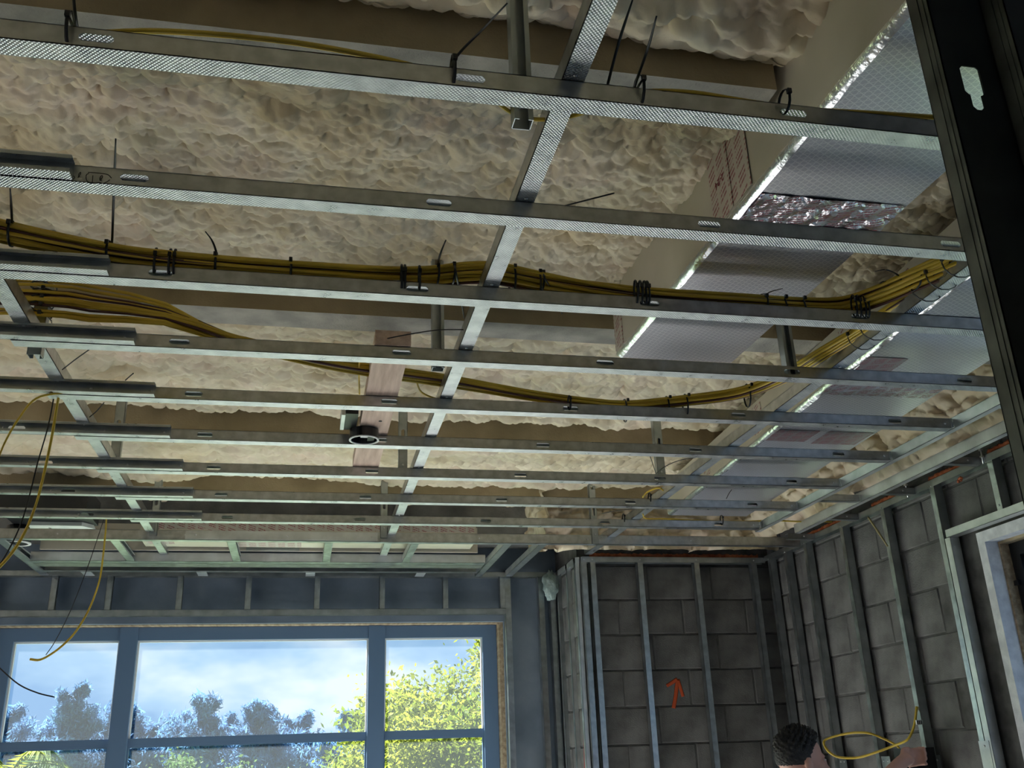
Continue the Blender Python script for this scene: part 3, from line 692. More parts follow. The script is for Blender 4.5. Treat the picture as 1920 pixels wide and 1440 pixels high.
PR_SIDE = print_mat('printed_tape_on_duct_side', (.56, .51, .45), .5, .35, 'Y', 'Z', pitch=.014)
PR_BOT = print_mat('printed_foil_tape', (.72, .68, .73), .24, 1.0, 'X', 'Y', foilbump=.55)
PR_BOT2 = print_mat('printed_flat_tape', (.42, .38, .41), .4, .9, 'X', 'Y', foilbump=.15)
PR_FACE = print_mat('printed_tape_on_bay_duct', (.50, .46, .42), .6, .2, 'X', 'Z')
PR_FACEB = print_mat('printed_tape_under_bay_duct', (.50, .46, .42), .6, .2, 'X', 'Y')

def crinkled(u0, u1, v0, v1, z, step, amp, seed):
    nu, nv = int(abs(u1-u0)/step)+2, int(abs(v1-v0)/step)+2
    u, v = np.meshgrid(np.linspace(u0, u1, nu), np.linspace(v0, v1, nv), indexing='ij')
    h = amp*(np.abs(vnoise(u, v, .035, seed)-.5)*2+.6*np.abs(vnoise(u+v, v-u, .018, seed+1)-.5))
    b = MB(); b.v = [tuple(q) for q in np.stack([u, v, z-.001-h], -1).reshape(-1, 3)]
    for i in range(nu-1):
        for j in range(nv-1):
            a = i*nv+j; b.f.append((a, a+1, a+nv+1, a+nv)); b.m.append(0); b.sm.append(False)
    return b
def text_part(body, size, mt, M4, parent, name='print'):
    cu = bpy.data.curves.new('t', 'FONT'); cu.body = body; cu.size = size; cu.align_x = 'CENTER'; cu.align_y = 'CENTER'; cu.extrude = .0003
    ob = bpy.data.objects.new('t', cu); COL.objects.link(ob)
    dg = bpy.context.evaluated_depsgraph_get(); me = bpy.data.meshes.new_from_object(ob.evaluated_get(dg)); bpy.data.objects.remove(ob)
    me.materials.clear(); me.materials.append(mt); me.transform(M4)
    o = bpy.data.objects.new(name, me); COL.objects.link(o); return attach(o, parent)

def duct(name, lab, xl, sh, w, y0, y1, z0, z1):
    """rectangular foil-faced duct along Y; xl(y) is its left face, sheared by sh per metre"""
    root = empty(name, (xl+w/2, (y0+y1)/2, H(z0)), lab, 'duct', 'foil-faced ducts')
    X = lambda y, k=0: xl+sh*(y-y0)+k*w
    e = .004; c = .013
    def slab(nm, x0k, x1k, za, zb, ox0, ox1, mt, ya=y0, yb=y1):
        return MB().hexa([(X(ya, x0k)+ox0, ya, za), (X(ya, x1k)+ox1, ya, za), (X(yb, x1k)+ox1, yb, za), (X(yb, x0k)+ox0, yb, za),
                          (X(ya, x0k)+ox0, ya, zb), (X(ya, x1k)+ox1, ya, zb), (X(yb, x1k)+ox1, yb, zb), (X(yb, x0k)+ox0, yb, zb)]).build(nm, mt, root)
    slab('bottom_panel', 0, 1, H(z0), H(z0)+.025, c, 0, FOIL)
    slab('side_panel', 0, 0, H(z0)+c, H(z1)-.02, 0, .02, DUCTSIDE)
    slab('side_panel', 1, 1, H(z0)+.026, H(z1)-.02, -.02, 0, DUCTSIDE)
    slab('top_panel', 0, 1, H(z1)-.02, H(z1), 0, 0, DUCTSIDE)
    slab('end_panel', 0, 1, H(z0)+.026, H(z1)-.021, .021, -.021, DUCTSIDE, y1-.02, y1)
    # taped corner, a little wavy
    n = int((y1-y0)/.03); b = MB(); pr = []
    for i in range(n+1):
        y = y0+(y1-y0)*i/n; j = random.uniform(-.0015, .0015); x = X(y)
        pr.append([(x-.001, y, H(z0)+c+.003+j), (x+.003+j, y, H(z0)+.005), (x+.009, y, H(z0)+.001-j), (x+c+.004, y, H(z0)-.002+j)])
    for r in pr: b.v += r
    for i in range(n):
        for k in range(3):
            a = i*4+k; b.f.append((a, a+4, a+5, a+1)); b.m.append(0); b.sm.append(True)
    b.build('corner_tape', FOILTAPE, root)
    return root, X
# big duct: passes between cut beams, so open the beams there
for o in list(deck.children):
    if o.name.startswith('beam') and o.data.vertices[0].co.y < 2.5:
        y0 = min(v.co.y for v in o.data.vertices); z0, z1 = H(ZB), ZD
        bpy.data.objects.remove(o)
        for (x0, x1) in ((XL, .985), (1.46, XR)):
            b = MB(); b.hexa([(x0,y0,z0),(x1,y0,z0),(x1,y0+.125,z0),(x0,y0+.125,z0),(x0,y0,z1),(x1,y0,z1),(x1,y0+.125,z1),(x0,y0+.125,z1)]); b.m[0] = 1
            b.build('beam', [BEAMSKIN, BEAMSOFFIT], deck)
d1, X1 = duct('supply_duct', 'deep foil-faced duct ending short of the pale hanger stud, with a crinkled printed tape patch', 1.045, -.022, .405, -.2, 2.81, 1.24, 1.49)
MB().box((X1(1.9)-.0015, 1.80, H(1.262)), (X1(1.9)-.0005, 1.905, H(1.46))).build('printed_tape', PR_SIDE, d1)
MB().box((X1(1.95)-.0028, 1.90, H(1.262)), (X1(1.95)-.0012, 2.02, H(1.46))).build('printed_tape', PR_SIDE, d1)
MB().box((X1(2.78)-.0015, 2.735, H(1.262)), (X1(2.78)+.0005, 2.812, H(1.485))).build('printed_tape', PR_SIDE, d1)
crinkled(X1(1.9)+.02, X1(1.9, 1)-.002, 1.80, 1.93, H(1.24), .009, .006, 4).build('printed_tape', PR_BOT, d1)
crinkled(X1(1.96)+.02, X1(1.96)+.30, 1.93, 2.00, H(1.24), .02, .0008, 5).build('printed_tape', PR_BOT2, d1)
crinkled(X1(1.96)+.24, X1(1.96, 1)-.003, 1.92, 2.01, H(1.2385), .009, .007, 6).build('printed_tape', PR_BOT, d1)
# legible numbers on the tape: '2-24' upside down and '02-2'
Ms = Matrix.Translation((X1(1.96)-.0032, 1.955, H(1.375))) @ Matrix(((0, 0, -1, 0), (1, 0, 0, 0), (0, -1, 0, 0), (0, 0, 0, 1)))
text_part('2-24', .030, REDINK, Matrix.Translation((X1(1.96)-.0033, 1.955, H(1.37))) @ Matrix(((0, 0, -1, 0), (1, 0, 0, 0), (0, -1, 0, 0), (0, 0, 0, 1))), d1)
text_part('02-2', .026, REDINK, Matrix.Translation((X1(1.85)-.0019, 1.85, H(1.445))) @ Matrix(((0, 0, -1, 0), (-1, 0, 0, 0), (0, 1, 0, 0), (0, 0, 0, 1))), d1)
d2, X2 = duct('supply_duct', 'shallow foil-faced duct along the block wall with printed tape bands', 1.665+.0515*1.2, .0515, .45, 1.8, 4.78, 1.205, 1.375)
for (a, b, q, k0, k1) in ((2.30, 2.40, PR_BOT, .02, .4), (2.62, 2.78, PR_BOT2, .015, .16), (2.86, 2.96, PR_BOT, .01, .44), (3.36, 3.50, PR_BOT2, .02, .2), (3.36, 3.52, PR_BOT2, .24, .44)):
    crinkled(X2(a)+k0, X2(a)+k1, a, b, H(1.205), .012, .003 if q is PR_BOT else .001, int(a*10)).build('printed_tape', q, d2)
for (a, b) in ((2.30, 2.42), (2.66, 2.76), (3.05, 3.14), (3.46, 3.55), (4.1, 4.18)):
    MB().hexa([(X2(a)-.0015, a, H(1.24)), (X2(a), a, H(1.24)), (X2(b), b, H(1.24)), (X2(b)-.0015, b, H(1.24)), (X2(a)-.0015, a, H(1.36)), (X2(a), a, H(1.36)), (X2(b), b, H(1.36)), (X2(b)-.0015, b, H(1.36))]).build('printed_tape', PR_SIDE, d2)
# duct across the window bay
d3 = empty('bay_duct', (.05, 5.5, H(1.17)), 'beige duct with red printed tape above the window bay', 'duct', None)
MB().box((-.86, 5.30, H(1.17)), (.93, 5.31, H(1.27))).build('front_panel', DUCTSIDE, d3)
MB().box((-.86, 5.31, H(1.17)), (.93, 5.52, H(1.18))).build('bottom_panel', DUCTSIDE, d3)
MB().box((-.86, 5.311, H(1.181)), (.93, 5.52, H(1.27))).build('body', GALVD, d3)
MB().box((-.80, 5.298, H(1.218)), (.92, 5.2995, H(1.262))).build('printed_tape', PR_FACE, d3)
MB().box((-.52, 5.297, H(1.172)), (-.20, 5.2985, H(1.235))).build('printed_tape', PR_FACE, d3)
MB().box((-.40, 5.34, H(1.168)), (-.03, 5.50, H(1.1695))).build('printed_tape', PR_FACEB, d3)
MB().box((-.84, 5.34, H(1.168)), (-.70, 5.45, H(1.1695))).build('printed_tape', PR_FACEB, d3)
d4 = empty('insulation_board', (-.2, 5.7, H(1.2)), 'plain beige panel behind the window bay joists, above the slot tracks', 'board')
MB().box((-1.4, 5.54, H(1.155)), (.98, 5.556, H(1.30))).build('panel', DUCTSIDE, d4)
MB().box((-.33, 5.534, H(1.155)), (-.04, 5.539, H(1.20))).build('patch', GALVD, d4)

# ------------------------------------------------------------------ black fan unit with a white plate
fan = empty('fan_unit', (-1.27, 5.3, H(1.2)), 'black ceiling fan unit with a white scribbled plate and round collar', 'fan unit')
MB().box((-1.46, 4.93, H(1.215)), (-1.06, 5.24, H(1.335))).build('housing', BLACKP, fan)
pl = MB().prism([(-1.37, 5.15, H(1.1935)), (-1.12, 5.15, H(1.1935)), (-1.075, 5.21, H(1.1935)), (-1.085, 5.33, H(1.1935)), (-1.13, 5.40, H(1.1935)), (-1.40, 5.40, H(1.1935))], (0, 0, .0195)).build('cover_plate', WHITEP, fan)
for (a, b_) in (((-1.30, 5.22), (-1.26, 5.34)), ((-1.285, 5.20), (-1.25, 5.32))):
    MB().tube([(a[0], a[1], H(1.193)), ((a[0]+b_[0])/2+.01, (a[1]+b_[1])/2, H(1.193)), (b_[0], b_[1], H(1.193))], .004, .0006, 6, flat=(1, 0, 0)).build('scribble', MARK, pl)
for k in range(5):
    MB().box((-1.22+.02*k, 5.25+.01*(k % 2), H(1.1925)), (-1.215+.02*k, 5.33, H(1.1933))).build('scribble', MARK, pl)
cb = MB(); cb.cyl((-1.44, 5.27, H(1.13)), (-1.44, 5.27, H(1.213)), .062, .062, 28)
collar = cb.build('collar', CANB, fan)
rim = MB()
for i in range(28):
    a, b_ = 2*PI*i/28, 2*PI*(i+1)/28
    P = lambda an, r, z: (-1.44+math.cos(an)*r, 5.27+math.sin(an)*r, H(z))
    rim.hexa([P(a, .050, 1.124), P(b_, .050, 1.124), P(b_, .064, 1.124), P(a, .064, 1.124), P(a, .050, 1.1295), P(b_, .050, 1.1295), P(b_, .064, 1.1295), P(a, .064, 1.1295)])
rim.build('rim', CANW, collar)

# ------------------------------------------------------------------ pine blocking with the lamp box
plank = MB()
plank.box((.168, 2.575, H(1.1395)), (.272, 3.82, H(1.185)))
po = plank.build('pine_blocking', PINE); rebase(po, (.22, 3.2, H(1.1395)))
tag(po, 'pinkish pine board laid along over the ceiling channels', 'board')
for (x, y) in ((.20, 3.13), (.235, 3.24), (.195, 3.50)):
    k = MB().cyl((x, y, H(1.1375)), (x, y, H(1.1390)), .006, .006, 10).build('screw_hole', MARK, po)
lb = empty('lamp_box', (.178, 3.33, H(1.10)), 'round black lamp box with a white rim under the pine board', 'lamp box')
def ring(nm, c, r0, r1, z0, z1, mt, parent, k=32):
    b = MB()
    for i in range(k):
        a, b_ = 2*PI*i/k, 2*PI*(i+1)/k
        P = lambda an, r, z: (c[0]+math.cos(an)*r, c[1]+math.sin(an)*r, z)
        b.hexa([P(a, r0, z0), P(b_, r0, z0), P(b_, r1, z0), P(a, r1, z0), P(a, r0, z1), P(b_, r0, z1), P(b_, r1, z1), P(a, r1, z1)])
    return b.build(nm, mt, parent)
ring('wall_ring', (.185, 3.34), .048, .052, H(1.102), H(1.136), CANB, lb); ring('rim', (.185, 3.34), .047, .0535, H(1.098), H(1.1015), CANW, lb)
MB().cyl((.185, 3.34, H(1.132)), (.185, 3.34, H(1.137)), .0475, .0475, 24).build('back_plate', CANB, lb)
MB().box((.172, 3.30, H(1.110)), (.212, 3.345, H(1.131))).build('terminal_block', CANW, lb)
MB().box((.198, 3.315, H(1.106)), (.222, 3.372, H(1.1315))).build('driver', CANB, lb)
MB().box((.112, 3.17, H(1.137)), (.155, 3.34, H(1.185))).build('side_box', CANB, lb)
MB().box((.098, 3.17, H(1.132)), (.111, 3.33, H(1.188))).build('strap', GALVW, lb)

# ------------------------------------------------------------------ cables
def path_at_x(path, x):
    for i in range(len(path)-1):
        a, b = path[i], path[i+1]
        if (a.x-x)*(b.x-x) <= 0 and abs(a.x-b.x) > 1e-9: return a.lerp(b, (x-a.x)/(b.x-a.x))
    return path[0] if x < path[0].x else path[-1]
def cable(name, pts, lab, group=None, mt=YEL, ra=.0058, rb=.0034, per=6, cat='cable', flat=(0, .5, 1), k=6):
    pth = smooth_path(pts, per)
    o = MB().tube(pth, ra, rb, k, flat=flat).build(name, mt); rebase(o, pth[0])
    return tag(o, lab, cat, group)
zA = lambda x: 1.168
PA = [(-60, 418, 1.19), (0, 433, 1.185), (120, 459, 1.175), (240, 480, 1.168), (400, 496, 1.166), (560, 508, 1.166), (700, 517, 1.17), (800, 518, 1.18), (870, 512, 1.197), (930, 513, 1.20), (1010, 528, 1.185), (1100, 543, 1.172), (1200, 556, 1.168), (1300, 563, 1.168), (1400, 569, 1.168), (1500, 576, 1.168), (1580, 575, 1.172), (1650, 553, 1.178), (1720, 522, 1.182), (1800, 487, 1.185), (1900, 440, 1.19), (2000, 380, 1.19)]
PATH_A = smooth_path([pz(*q) for q in PA], 4)
PB = [(425, 634, 1.168), (560, 668, 1.165), (660, 688, 1.17), (760, 702, 1.18), (830, 712, 1.20), (900, 724, 1.198), (1000, 742, 1.175), (1100, 756, 1.168), (1180, 762, 1.166), (1290, 752, 1.166), (1390, 737, 1.170), (1470, 706, 1.178), (1545, 660, 1.182), (1620, 614, 1.185), (1700, 562, 1.185), (1800, 502, 1.185), (1900, 455, 1.19), (2000, 395, 1.19)]
B3 = [pz(*q) for q in PB]
PATH_B = smooth_path(B3, 4)
def wob(n, amp, seed):
    r = random.Random(seed); ph = [r.uniform(0, 6.28) for _ in range(3)]; fq = [r.uniform(.5, 1.2), r.uniform(1.2, 2.3), r.uniform(2.5, 4)]
    return lambda t: amp*(math.sin(fq[0]*6.28*t+ph[0])+.6*math.sin(fq[1]*6.28*t+ph[1])+.35*math.sin(fq[2]*6.28*t+ph[2]))/1.6
def bundle(path, n, ry, rz, lab, group, seed, brown=(), lead=None):
    Np = len(path)
    for c in range(n):
        an = 2*PI*c/n+.4; rr = .55+.45*((c*7) % 5)/4
        oy, oz = math.cos(an)*ry*rr, math.sin(an)*rz*rr
        f1, f2 = wob(Np, ry*.32, seed+c*3), wob(Np, rz*.30, seed+c*3+1)
        pts = []
        for i, p in enumerate(path):
            t = i/(Np-1); tg = (path[min(i+1, Np-1)]-path[max(i-1, 0)]).normalized()
            side = Vector((-tg.y, tg.x, 0)).normalized()
            pts.append(p+side*(oy+f1(t))+Vector((0, 0, oz+f2(t))))
        if lead: pts = lead(c)+pts
        mt = BRN if c in brown else YEL
        pth = smooth_path(pts, 2)
        o = MB().tube(pth, .0062 if mt is YEL else .0048, .0038, 6, flat=(0, .4, 1)).build('electrical_cable', mt); rebase(o, pth[0])
        tag(o, lab if mt is YEL else lab.replace('yellow', 'maroon'), 'cable', group if mt is YEL else group.replace('yellow', 'maroon'))
bundle(PATH_A, 17, .028, .025, 'yellow electrical cable in the bundle tied along the seventh channel from the window bay', 'yellow cables of the upper bundle', 50, brown=(3, 8, 12, 15))
def lead_b(c):
    z = [1.30, 1.285, 1.27, 1.265, 1.25, 1.24, 1.235, 1.225, 1.20, 1.195, 1.26, 1.245, 1.21][c % 13]
    hx, hy = -.79+.014*(c % 3), 2.62-.008*(c % 2)
    return [Vector((-2.2, 2.75+.02*(c % 3), H(z-.03))), Vector((-1.3, 2.66, H(z-.01))), Vector((hx, hy, H(z))), Vector((-.62, 2.62, H(z-.008))), Vector((-.42, 2.61, H(z*.6+1.168*.4)))]
bundle(PATH_B, 13, .020, .017, 'yellow electrical cable in the bundle fanning out from the strapped hanger stud', 'yellow cables of the lower bundle', 90, brown=(2, 7, 10), lead=lead_b)
# loose cables over the channel nearest the viewer
def zp(seq): return [pz(*q) for q in seq]
for k in range(2):
    dz = .007*k
    cable('electrical_cable', zp([(60, 78, 1.150+dz), (150, 64, 1.16+dz), (300, 57+3*k, 1.165+dz), (500, 72+3*k, 1.165+dz), (650, 95+3*k, 1.16+dz), (790, 127, 1.15+dz), (900, 170, 1.148+dz), (960, 212, 1.150+dz), (1010, 224, 1.150+dz), (1080, 216, 1.150+dz), (1150, 186, 1.15+dz), (1210, 171, 1.16+dz), (1300, 173+2*k, 1.16+dz), (1400, 189+2*k, 1.155+dz), (1500, 203+2*k, 1.15+dz), (1650, 212+2*k, 1.15+dz), (1800, 222+2*k, 1.15+dz), (1900, 230, 1.15+dz)]),
          'loose yellow cable arching over the ceiling channel farthest from the window', 'loose yellow cables', per=5)
cable('electrical_cable', zp([(250, 74, 1.15), (400, 82, 1.152), (560, 98, 1.152), (700, 113, 1.15), (800, 130, 1.146)]), 'thin maroon cable beside the loose yellow cable', None, BRN, .003, .003)
# drooping cables
def yp(seq, Y): return [py(a, b, Y if c is None else c) for a, b, c in [(q+(None,))[:3] for q in seq]]
cable('hanging_cable', yp([(120, 735), (68, 747), (35, 785), (8, 832), (-10, 880)], 2.98), 'brown-yellow cable end curling down from the lapped channels', None, YEL, .0045, .003)
cable('hanging_cable', yp([(112, 735), (107, 760), (97, 820), (82, 890), (66, 950), (40, 1010), (0, 1062), (-60, 1110)], 3.02), 'long yellow cable hanging down from the lapped ceiling channels', None, YEL, .0062, .004)
cable('hanging_wire', yp([(102, 740), (90, 800), (70, 870), (55, 930), (38, 985), (10, 1042), (-30, 1100)], 3.03), 'thin black wire hanging beside the long yellow cable', None, BLKW, .0022, .0022)
cable('hanging_cable', [Vector((py(199, 970, 4.63).x, 4.628, H(1.144))), Vector((py(199, 970, 4.66).x, 4.658, H(1.146)))]+yp([(198, 995), (193, 1045), (186, 1090), (168, 1140), (145, 1180), (122, 1206), (98, 1225), (75, 1237), (56, 1236)], 4.70), 'yellow cable hanging before the large window with a stripped dark end', None, YEL, .0062, .004)
cable('hanging_wire', [Vector((py(197, 970, 4.63).x, 4.63, H(1.140))), Vector((py(197, 970, 4.66).x, 4.66, H(1.141)))]+yp([(182, 1012), (160, 1075), (130, 1150), (103, 1203), (86, 1228)], 4.71), 'thin dark wire hanging beside the cable before the large window', None, BLKW, .0018, .0018)
cable('hanging_wire', yp([(-40, 1215), (0, 1253), (35, 1283), (70, 1299), (102, 1307)], 4.3), 'loose dark wire end curving before the window light farthest from the block wall', None, BLKW, .003, .003)
for i, seq in enumerate(([(676, 655), (673, 690), (674, 738)], [(780, 712), (790, 735), (815, 747), (835, 752)])):
    cable('electrical_cable', zp([(a, b, 1.17) for a, b in seq]), ['short yellow cable dropping beside the pine board', 'short yellow cable curling between the pine board and the middle carrier'][i], None, YEL, .0045, .003)
cable('electrical_cable', zp([(1205, 932, 1.16), (1215, 922, 1.17), (1235, 915, 1.17), (1250, 925, 1.15)]), 'short yellow cable loop on the duct-side carrier', None, YEL, .005, .0035)
cable('electrical_cable', zp([(1205, 963, 1.14), (1212, 972, 1.143), (1250, 973, 1.143), (1310, 976, 1.143), (1380, 978, 1.143), (1450, 976, 1.143), (1500, 978, 1.145), (1560, 978, 1.15)]), 'yellow cable lying on the ceiling channel next to the window bay', None, YEL, .005, .0035)
cable('electrical_cable', [px(1628, 970, 2.72), px(1645, 995, 2.72), px(1655, 1010, 2.73), px(1664, 1024, 2.757)], 'short beige cable stub from the brace to the block wall stud', None, noisy(mat('beige_cable', (.35, .28, .13), .5), (.3, .24, .1), (.4, .32, .16), 6), .006, .005)
# thin dark wires
for i, (seq, z) in enumerate((([(1035, 392), (1090, 378), (1152, 362)], 1.18), ([(715, 637), (760, 628), (820, 619), (872, 618)], 1.16), ([(117, 693), (140, 675), (168, 655)], 1.15), ([(235, 713), (243, 706), (250, 700)], 1.15), ([(168, 782), (182, 770), (195, 755)], 1.15),
                              ([(1217, 850), (1224, 870), (1231, 892)], 1.17), ([(1222, 896), (1245, 876), (1275, 863), (1305, 858)], 1.16), ([(1128, 963), (1160, 957), (1200, 953)], 1.145), ([(1362, 935), (1367, 925), (1372, 918)], 1.16))):
    cable('tie_wire', zp([(a, b, z) for a, b in seq])+([Vector((1.6145, pz(1200, 953, 1.145).y, H(1.148)))] if i == 7 else []), ['thin dark wire sticking out behind the ceiling channel near the deep duct', 'thin dark wire arching from the middle carrier across the pine board end', 'thin dark wire slanting from the lapped-end carrier over the sixth channel', 'short dark wire beside the lapped channel over the fifth channel', 'thin dark wire slanting from the lapped-end carrier to its hanger stud',
          'thin black wire standing up from the duct-side channels', 'thin black wire arching over the duct-side carrier', 'thin black wire across to the duct-side carrier near the bay', 'short black wire against the shallow foil duct'][i], None, BLKW, .0018, .0018, cat='wire')

# ------------------------------------------------------------------ black cable ties
def tie(lab, group, loops=(), tail=None, head=None):
    m_ = MB(); base = None
    for (c, ry, rz, ax) in loops:
        c = Vector(c); ax = Vector(ax).normalized(); s_ = Vector((-ax.y, ax.x, 0)).normalized(); u_ = Vector((0, 0, 1))
        pts = [c+s_*math.cos(a)*ry+u_*math.sin(a)*rz for a in [2*PI*i/14 for i in range(15)]]
        m_.tube(pts, .0030, .0012, 6, flat=ax); base = base or c
    if tail:
        pth = smooth_path(tail, 5); base = base or pth[-1]
        m_.tube(pth, .0028, .0013, 6, flat=(1, 0, 0), taper=lambda t: .55+.45*min(1, t*3))
    o = m_.build('cable_tie', BLK); rebase(o, base); tag(o, lab, 'cable tie', group)
    if head is not None:
        h = Vector(head); MB().box(h-Vector((.004, .0035, .005)), h+Vector((.004, .0035, .005))).build('head', BLK, o)
    return o
GA = 'black ties along the upper bundle'
def slot_tie(xc, k, lab):
    yf = CH[k]
    tie(lab, 'black ties through the channel slots', [((xc, yf-.045+.004, H(1.152)), .013, .034, (1, 0, 0))], None, (xc, yf-.055, H(1.165)))
for k, xs in ((2, (-.385, -.352, -.341)), (2, (.205, .213, .25)), (2, (.825, .838, .85, .858)), (2, (1.462, 1.475, 1.49, 1.50))):
    for x in xs: slot_tie(x, k, 'black cable tie through a slot of the seventh ceiling channel from the window bay')
# (head point px, tail pixel list from tip to head, plane)
TA = [([(217, 260), (215, 320), (212, 400), (209, 462)], 1.2), ([(19, 353), (21, 385), (22, 423)], 1.2), ([(385, 434), (398, 452), (406, 475), (408, 492)], 1.19), ([(836, 450), (825, 478), (818, 510)], 1.20),
      ([(870, 597), (863, 555), (855, 512)], 1.165), ([(1054, 589), (1040, 553), (1022, 523)], 1.17), ([(1468, 541), (1445, 547), (1432, 556)], 1.185), ([(1645, 572), (1643, 548), (1652, 530), (1664, 530), (1672, 545)], 1.2), ([(1640, 509), (1662, 506), (1685, 517), (1705, 538)], 1.2)]
for i, (seq, z) in enumerate(TA):
    pts = zp([(a, b, z) for a, b in seq]); hd = pts[-1]; c = path_at_x(PATH_A, hd.x)
    tie('black cable tie with a long free tail round the upper yellow bundle', GA, [(c, .034, .030, (1, .05, 0))], pts+[c+Vector((0, -.03, .012))], c+Vector((0, -.034, .012)))
for x in (pz(968, 520, 1.17).x, pz(1013, 528, 1.17).x, pz(545, 520, 1.165).x, pz(1465, 575, 1.165).x, pz(1500, 575, 1.168).x):
    c = path_at_x(PATH_A, x); tie('black cable tie without a tail round the upper yellow bundle', 'short black ties of the upper bundle', [(c+Vector((0, .004, -.012)), .034, .042, (1, .05, 0))], None, c+Vector((0, -.036, .012)))
for x in (pz(1403, 733, 1.17).x, pz(1172, 762, 1.166).x, pz(1250, 757, 1.166).x, pz(1286, 752, 1.166).x):
    c = path_at_x(PATH_B, x); tie('black cable tie round the lower yellow bundle', 'black ties of the lower bundle', [(c+Vector((0, .006, -.014)), .032, .042, (1, -.1, 0))], None, c+Vector((0, -.036, .012)))
for yy in (1.86, 1.93, 2.0, 2.07, 2.33, 2.40):                 # round the duct-side carrier
    tie('black cable tie strapping yellow cables to the duct-side carrier', 'black ties on the duct-side carrier', [((1.622, yy, H(1.165)), .046, .040, (.1, 1, 0))], None, (1.575, yy, H(1.175)))
for i, zz in enumerate((1.30, 1.275, 1.25, 1.225, 1.20)):      # round the strapped hanger
    m_ = MB(); c = Vector((-.76, 2.655, H(zz)))
    pts = [c+Vector((math.cos(a)*.034, math.sin(a)*.048, .006*math.sin(a+i))) for a in [2*PI*j/16 for j in range(17)]]
    o = m_.tube(pts, .0013, .003, 6, flat=(1, .3, 0)).build('cable_tie', BLK); rebase(o, c); tag(o, 'black cable tie wrapped round the strapped hanger stud', 'cable tie', 'black ties on the hanger stud')
    MB().box(c+Vector((.008, -.052, -.005)), c+Vector((.017, -.043, .005))).build('head', BLK, o)
TC = [([(133, -60), (140, 20), (145, 66)], (147, 82)), ([(951, 6), (905, 55), (868, 92), (848, 118), (844, 136)], (841, 158)), ([(1231, 30), (1215, 90), (1187, 172)], (1184, 222))]
for seq, lo in TC:
    pts = zp([(a, b, 1.16) for a, b in seq]); h = pts[-1]
    c = Vector((h.x, CH[0]-.030, H(1.136)))
    tie('black cable tie with a long tail on the ceiling channel farthest from the window', 'black ties on the first channel', [(c, .030, .034, (1, 0, 0))], pts+[Vector((h.x, CH[0]-.06, H(1.145)))], Vector((h.x, CH[0]-.061, H(1.145))))
tie('straight black cable tie tail standing behind the channel farthest from the window', None, [], zp([(1186, 0, 1.2), (1160, 80, 1.18), (1137, 168, 1.15)]))
tie('short black cable tie beside the deep duct on the channel farthest from the window', None, [((.845, CH[0]-.042, H(1.142)), .022, .024, (1, 0, 0))], None, (.845, CH[0]-.064, H(1.15)))
for (a, b, k, lab) in ((1068, 757, 4, 'black cable tie through a slot of the fifth channel from the window bay'), (1348, 980, 8, 'black cable tie on the channel next to the window bay'), (1236, 922, 7, 'black cable tie on the duct-side carrier near the window bay'), (1194, 955, 8, 'black cable tie at the bay end of the duct-side carrier')):
    p = pz(a, b, 1.14); tie(lab, None, [((p.x, CH[k]-.03, H(1.145)), .018, .026, (1, 0, 0))], None, (p.x, CH[k]-.049, H(1.155)))
# marker scribbles on the second channel: '6 l' and '1 l' in a loop
ch2 = [o for o in COL.objects if o.name.startswith('ceiling_channel') and abs(o.location.y-(CH[1]-.042)) < .001 and o.location.x > -1][0]
def scr(seq):
    pts = [py(a, b, CH[1]-.0425) for a, b in seq]
    MB().tube(smooth_path(pts, 4), .0008, .0003, 5, flat=(0, 0, 1)).build('marker_scribble', MARK, ch2)
scr([(129, 325), (131, 331), (136, 336), (140, 333), (137, 330), (134, 334)]); scr([(146, 333), (151, 326), (151, 323), (148, 326), (147, 331), (150, 331)])
scr([(167, 325), (162, 328), (162, 337), (168, 343), (176, 344), (186, 342), (192, 344), (200, 341), (206, 337)]); scr([(165, 323), (180, 324), (201, 327), (209, 334)])
scr([(174, 329), (173, 341)]); scr([(187, 338), (192, 332), (191, 329), (188, 332), (187, 338), (190, 338)])

# ------------------------------------------------------------------ firestop, paint marks, plastic
def lumpy_strip(name, pts, r, mt, parent=None, seed=1):
    rr = random.Random(seed); b = MB()
    pth = smooth_path(pts, 5); n = len(b.v); k = 8; NP = len(pth)
    for i, p in enumerate(pth):
        t = (pth[min(i+1, NP-1)]-pth[max(i-1, 0)]).normalized(); u = t.orthogonal().normalized(); w = t.cross(u)
        for j in range(k):
            q = r*rr.uniform(.55, 1.25); an = 2*PI*j/k; b.v.append(tuple(p+u*math.cos(an)*q+w*math.sin(an)*q))
    for i in range(NP-1):
        for j in range(k):
            j2 = (j+1) % k; b.f.append((i*k+j, i*k+j2, (i+1)*k+j2, (i+1)*k+j)); b.m.append(0); b.sm.append(True)
    b.f.append(tuple(range(k-1, -1, -1))); b.m.append(0); b.sm.append(True); b.f.append(tuple(range((NP-1)*k, NP*k))); b.m.append(0); b.sm.append(True)
    return b.build(name, mt, parent)
o = lumpy_strip('firestop_foam', [(1.66+.06*i, 5.535+.006*(i % 3), H(1.140)) for i in range(19)], .016, ORANGE, None, 3)
tag(o, 'orange firestop foam bead on top of the short back wall', 'foam bead', 'orange firestop beads')
for i, (a, b_) in enumerate(((3.0, 3.35), (3.52, 3.82), (4.0, 4.3), (4.55, 5.2))):
    n_ = int((b_-a)/.05)+1
    o = lumpy_strip('firestop_foam', [(2.795, a+.05*j, H(1.150)) for j in range(n_+1)], .014, ORANGE, None, 5+i)
    tag(o, f'orange firestop foam bead above the block wall studs, {ORD[3-i]} from the corner', 'foam bead', 'orange firestop beads')
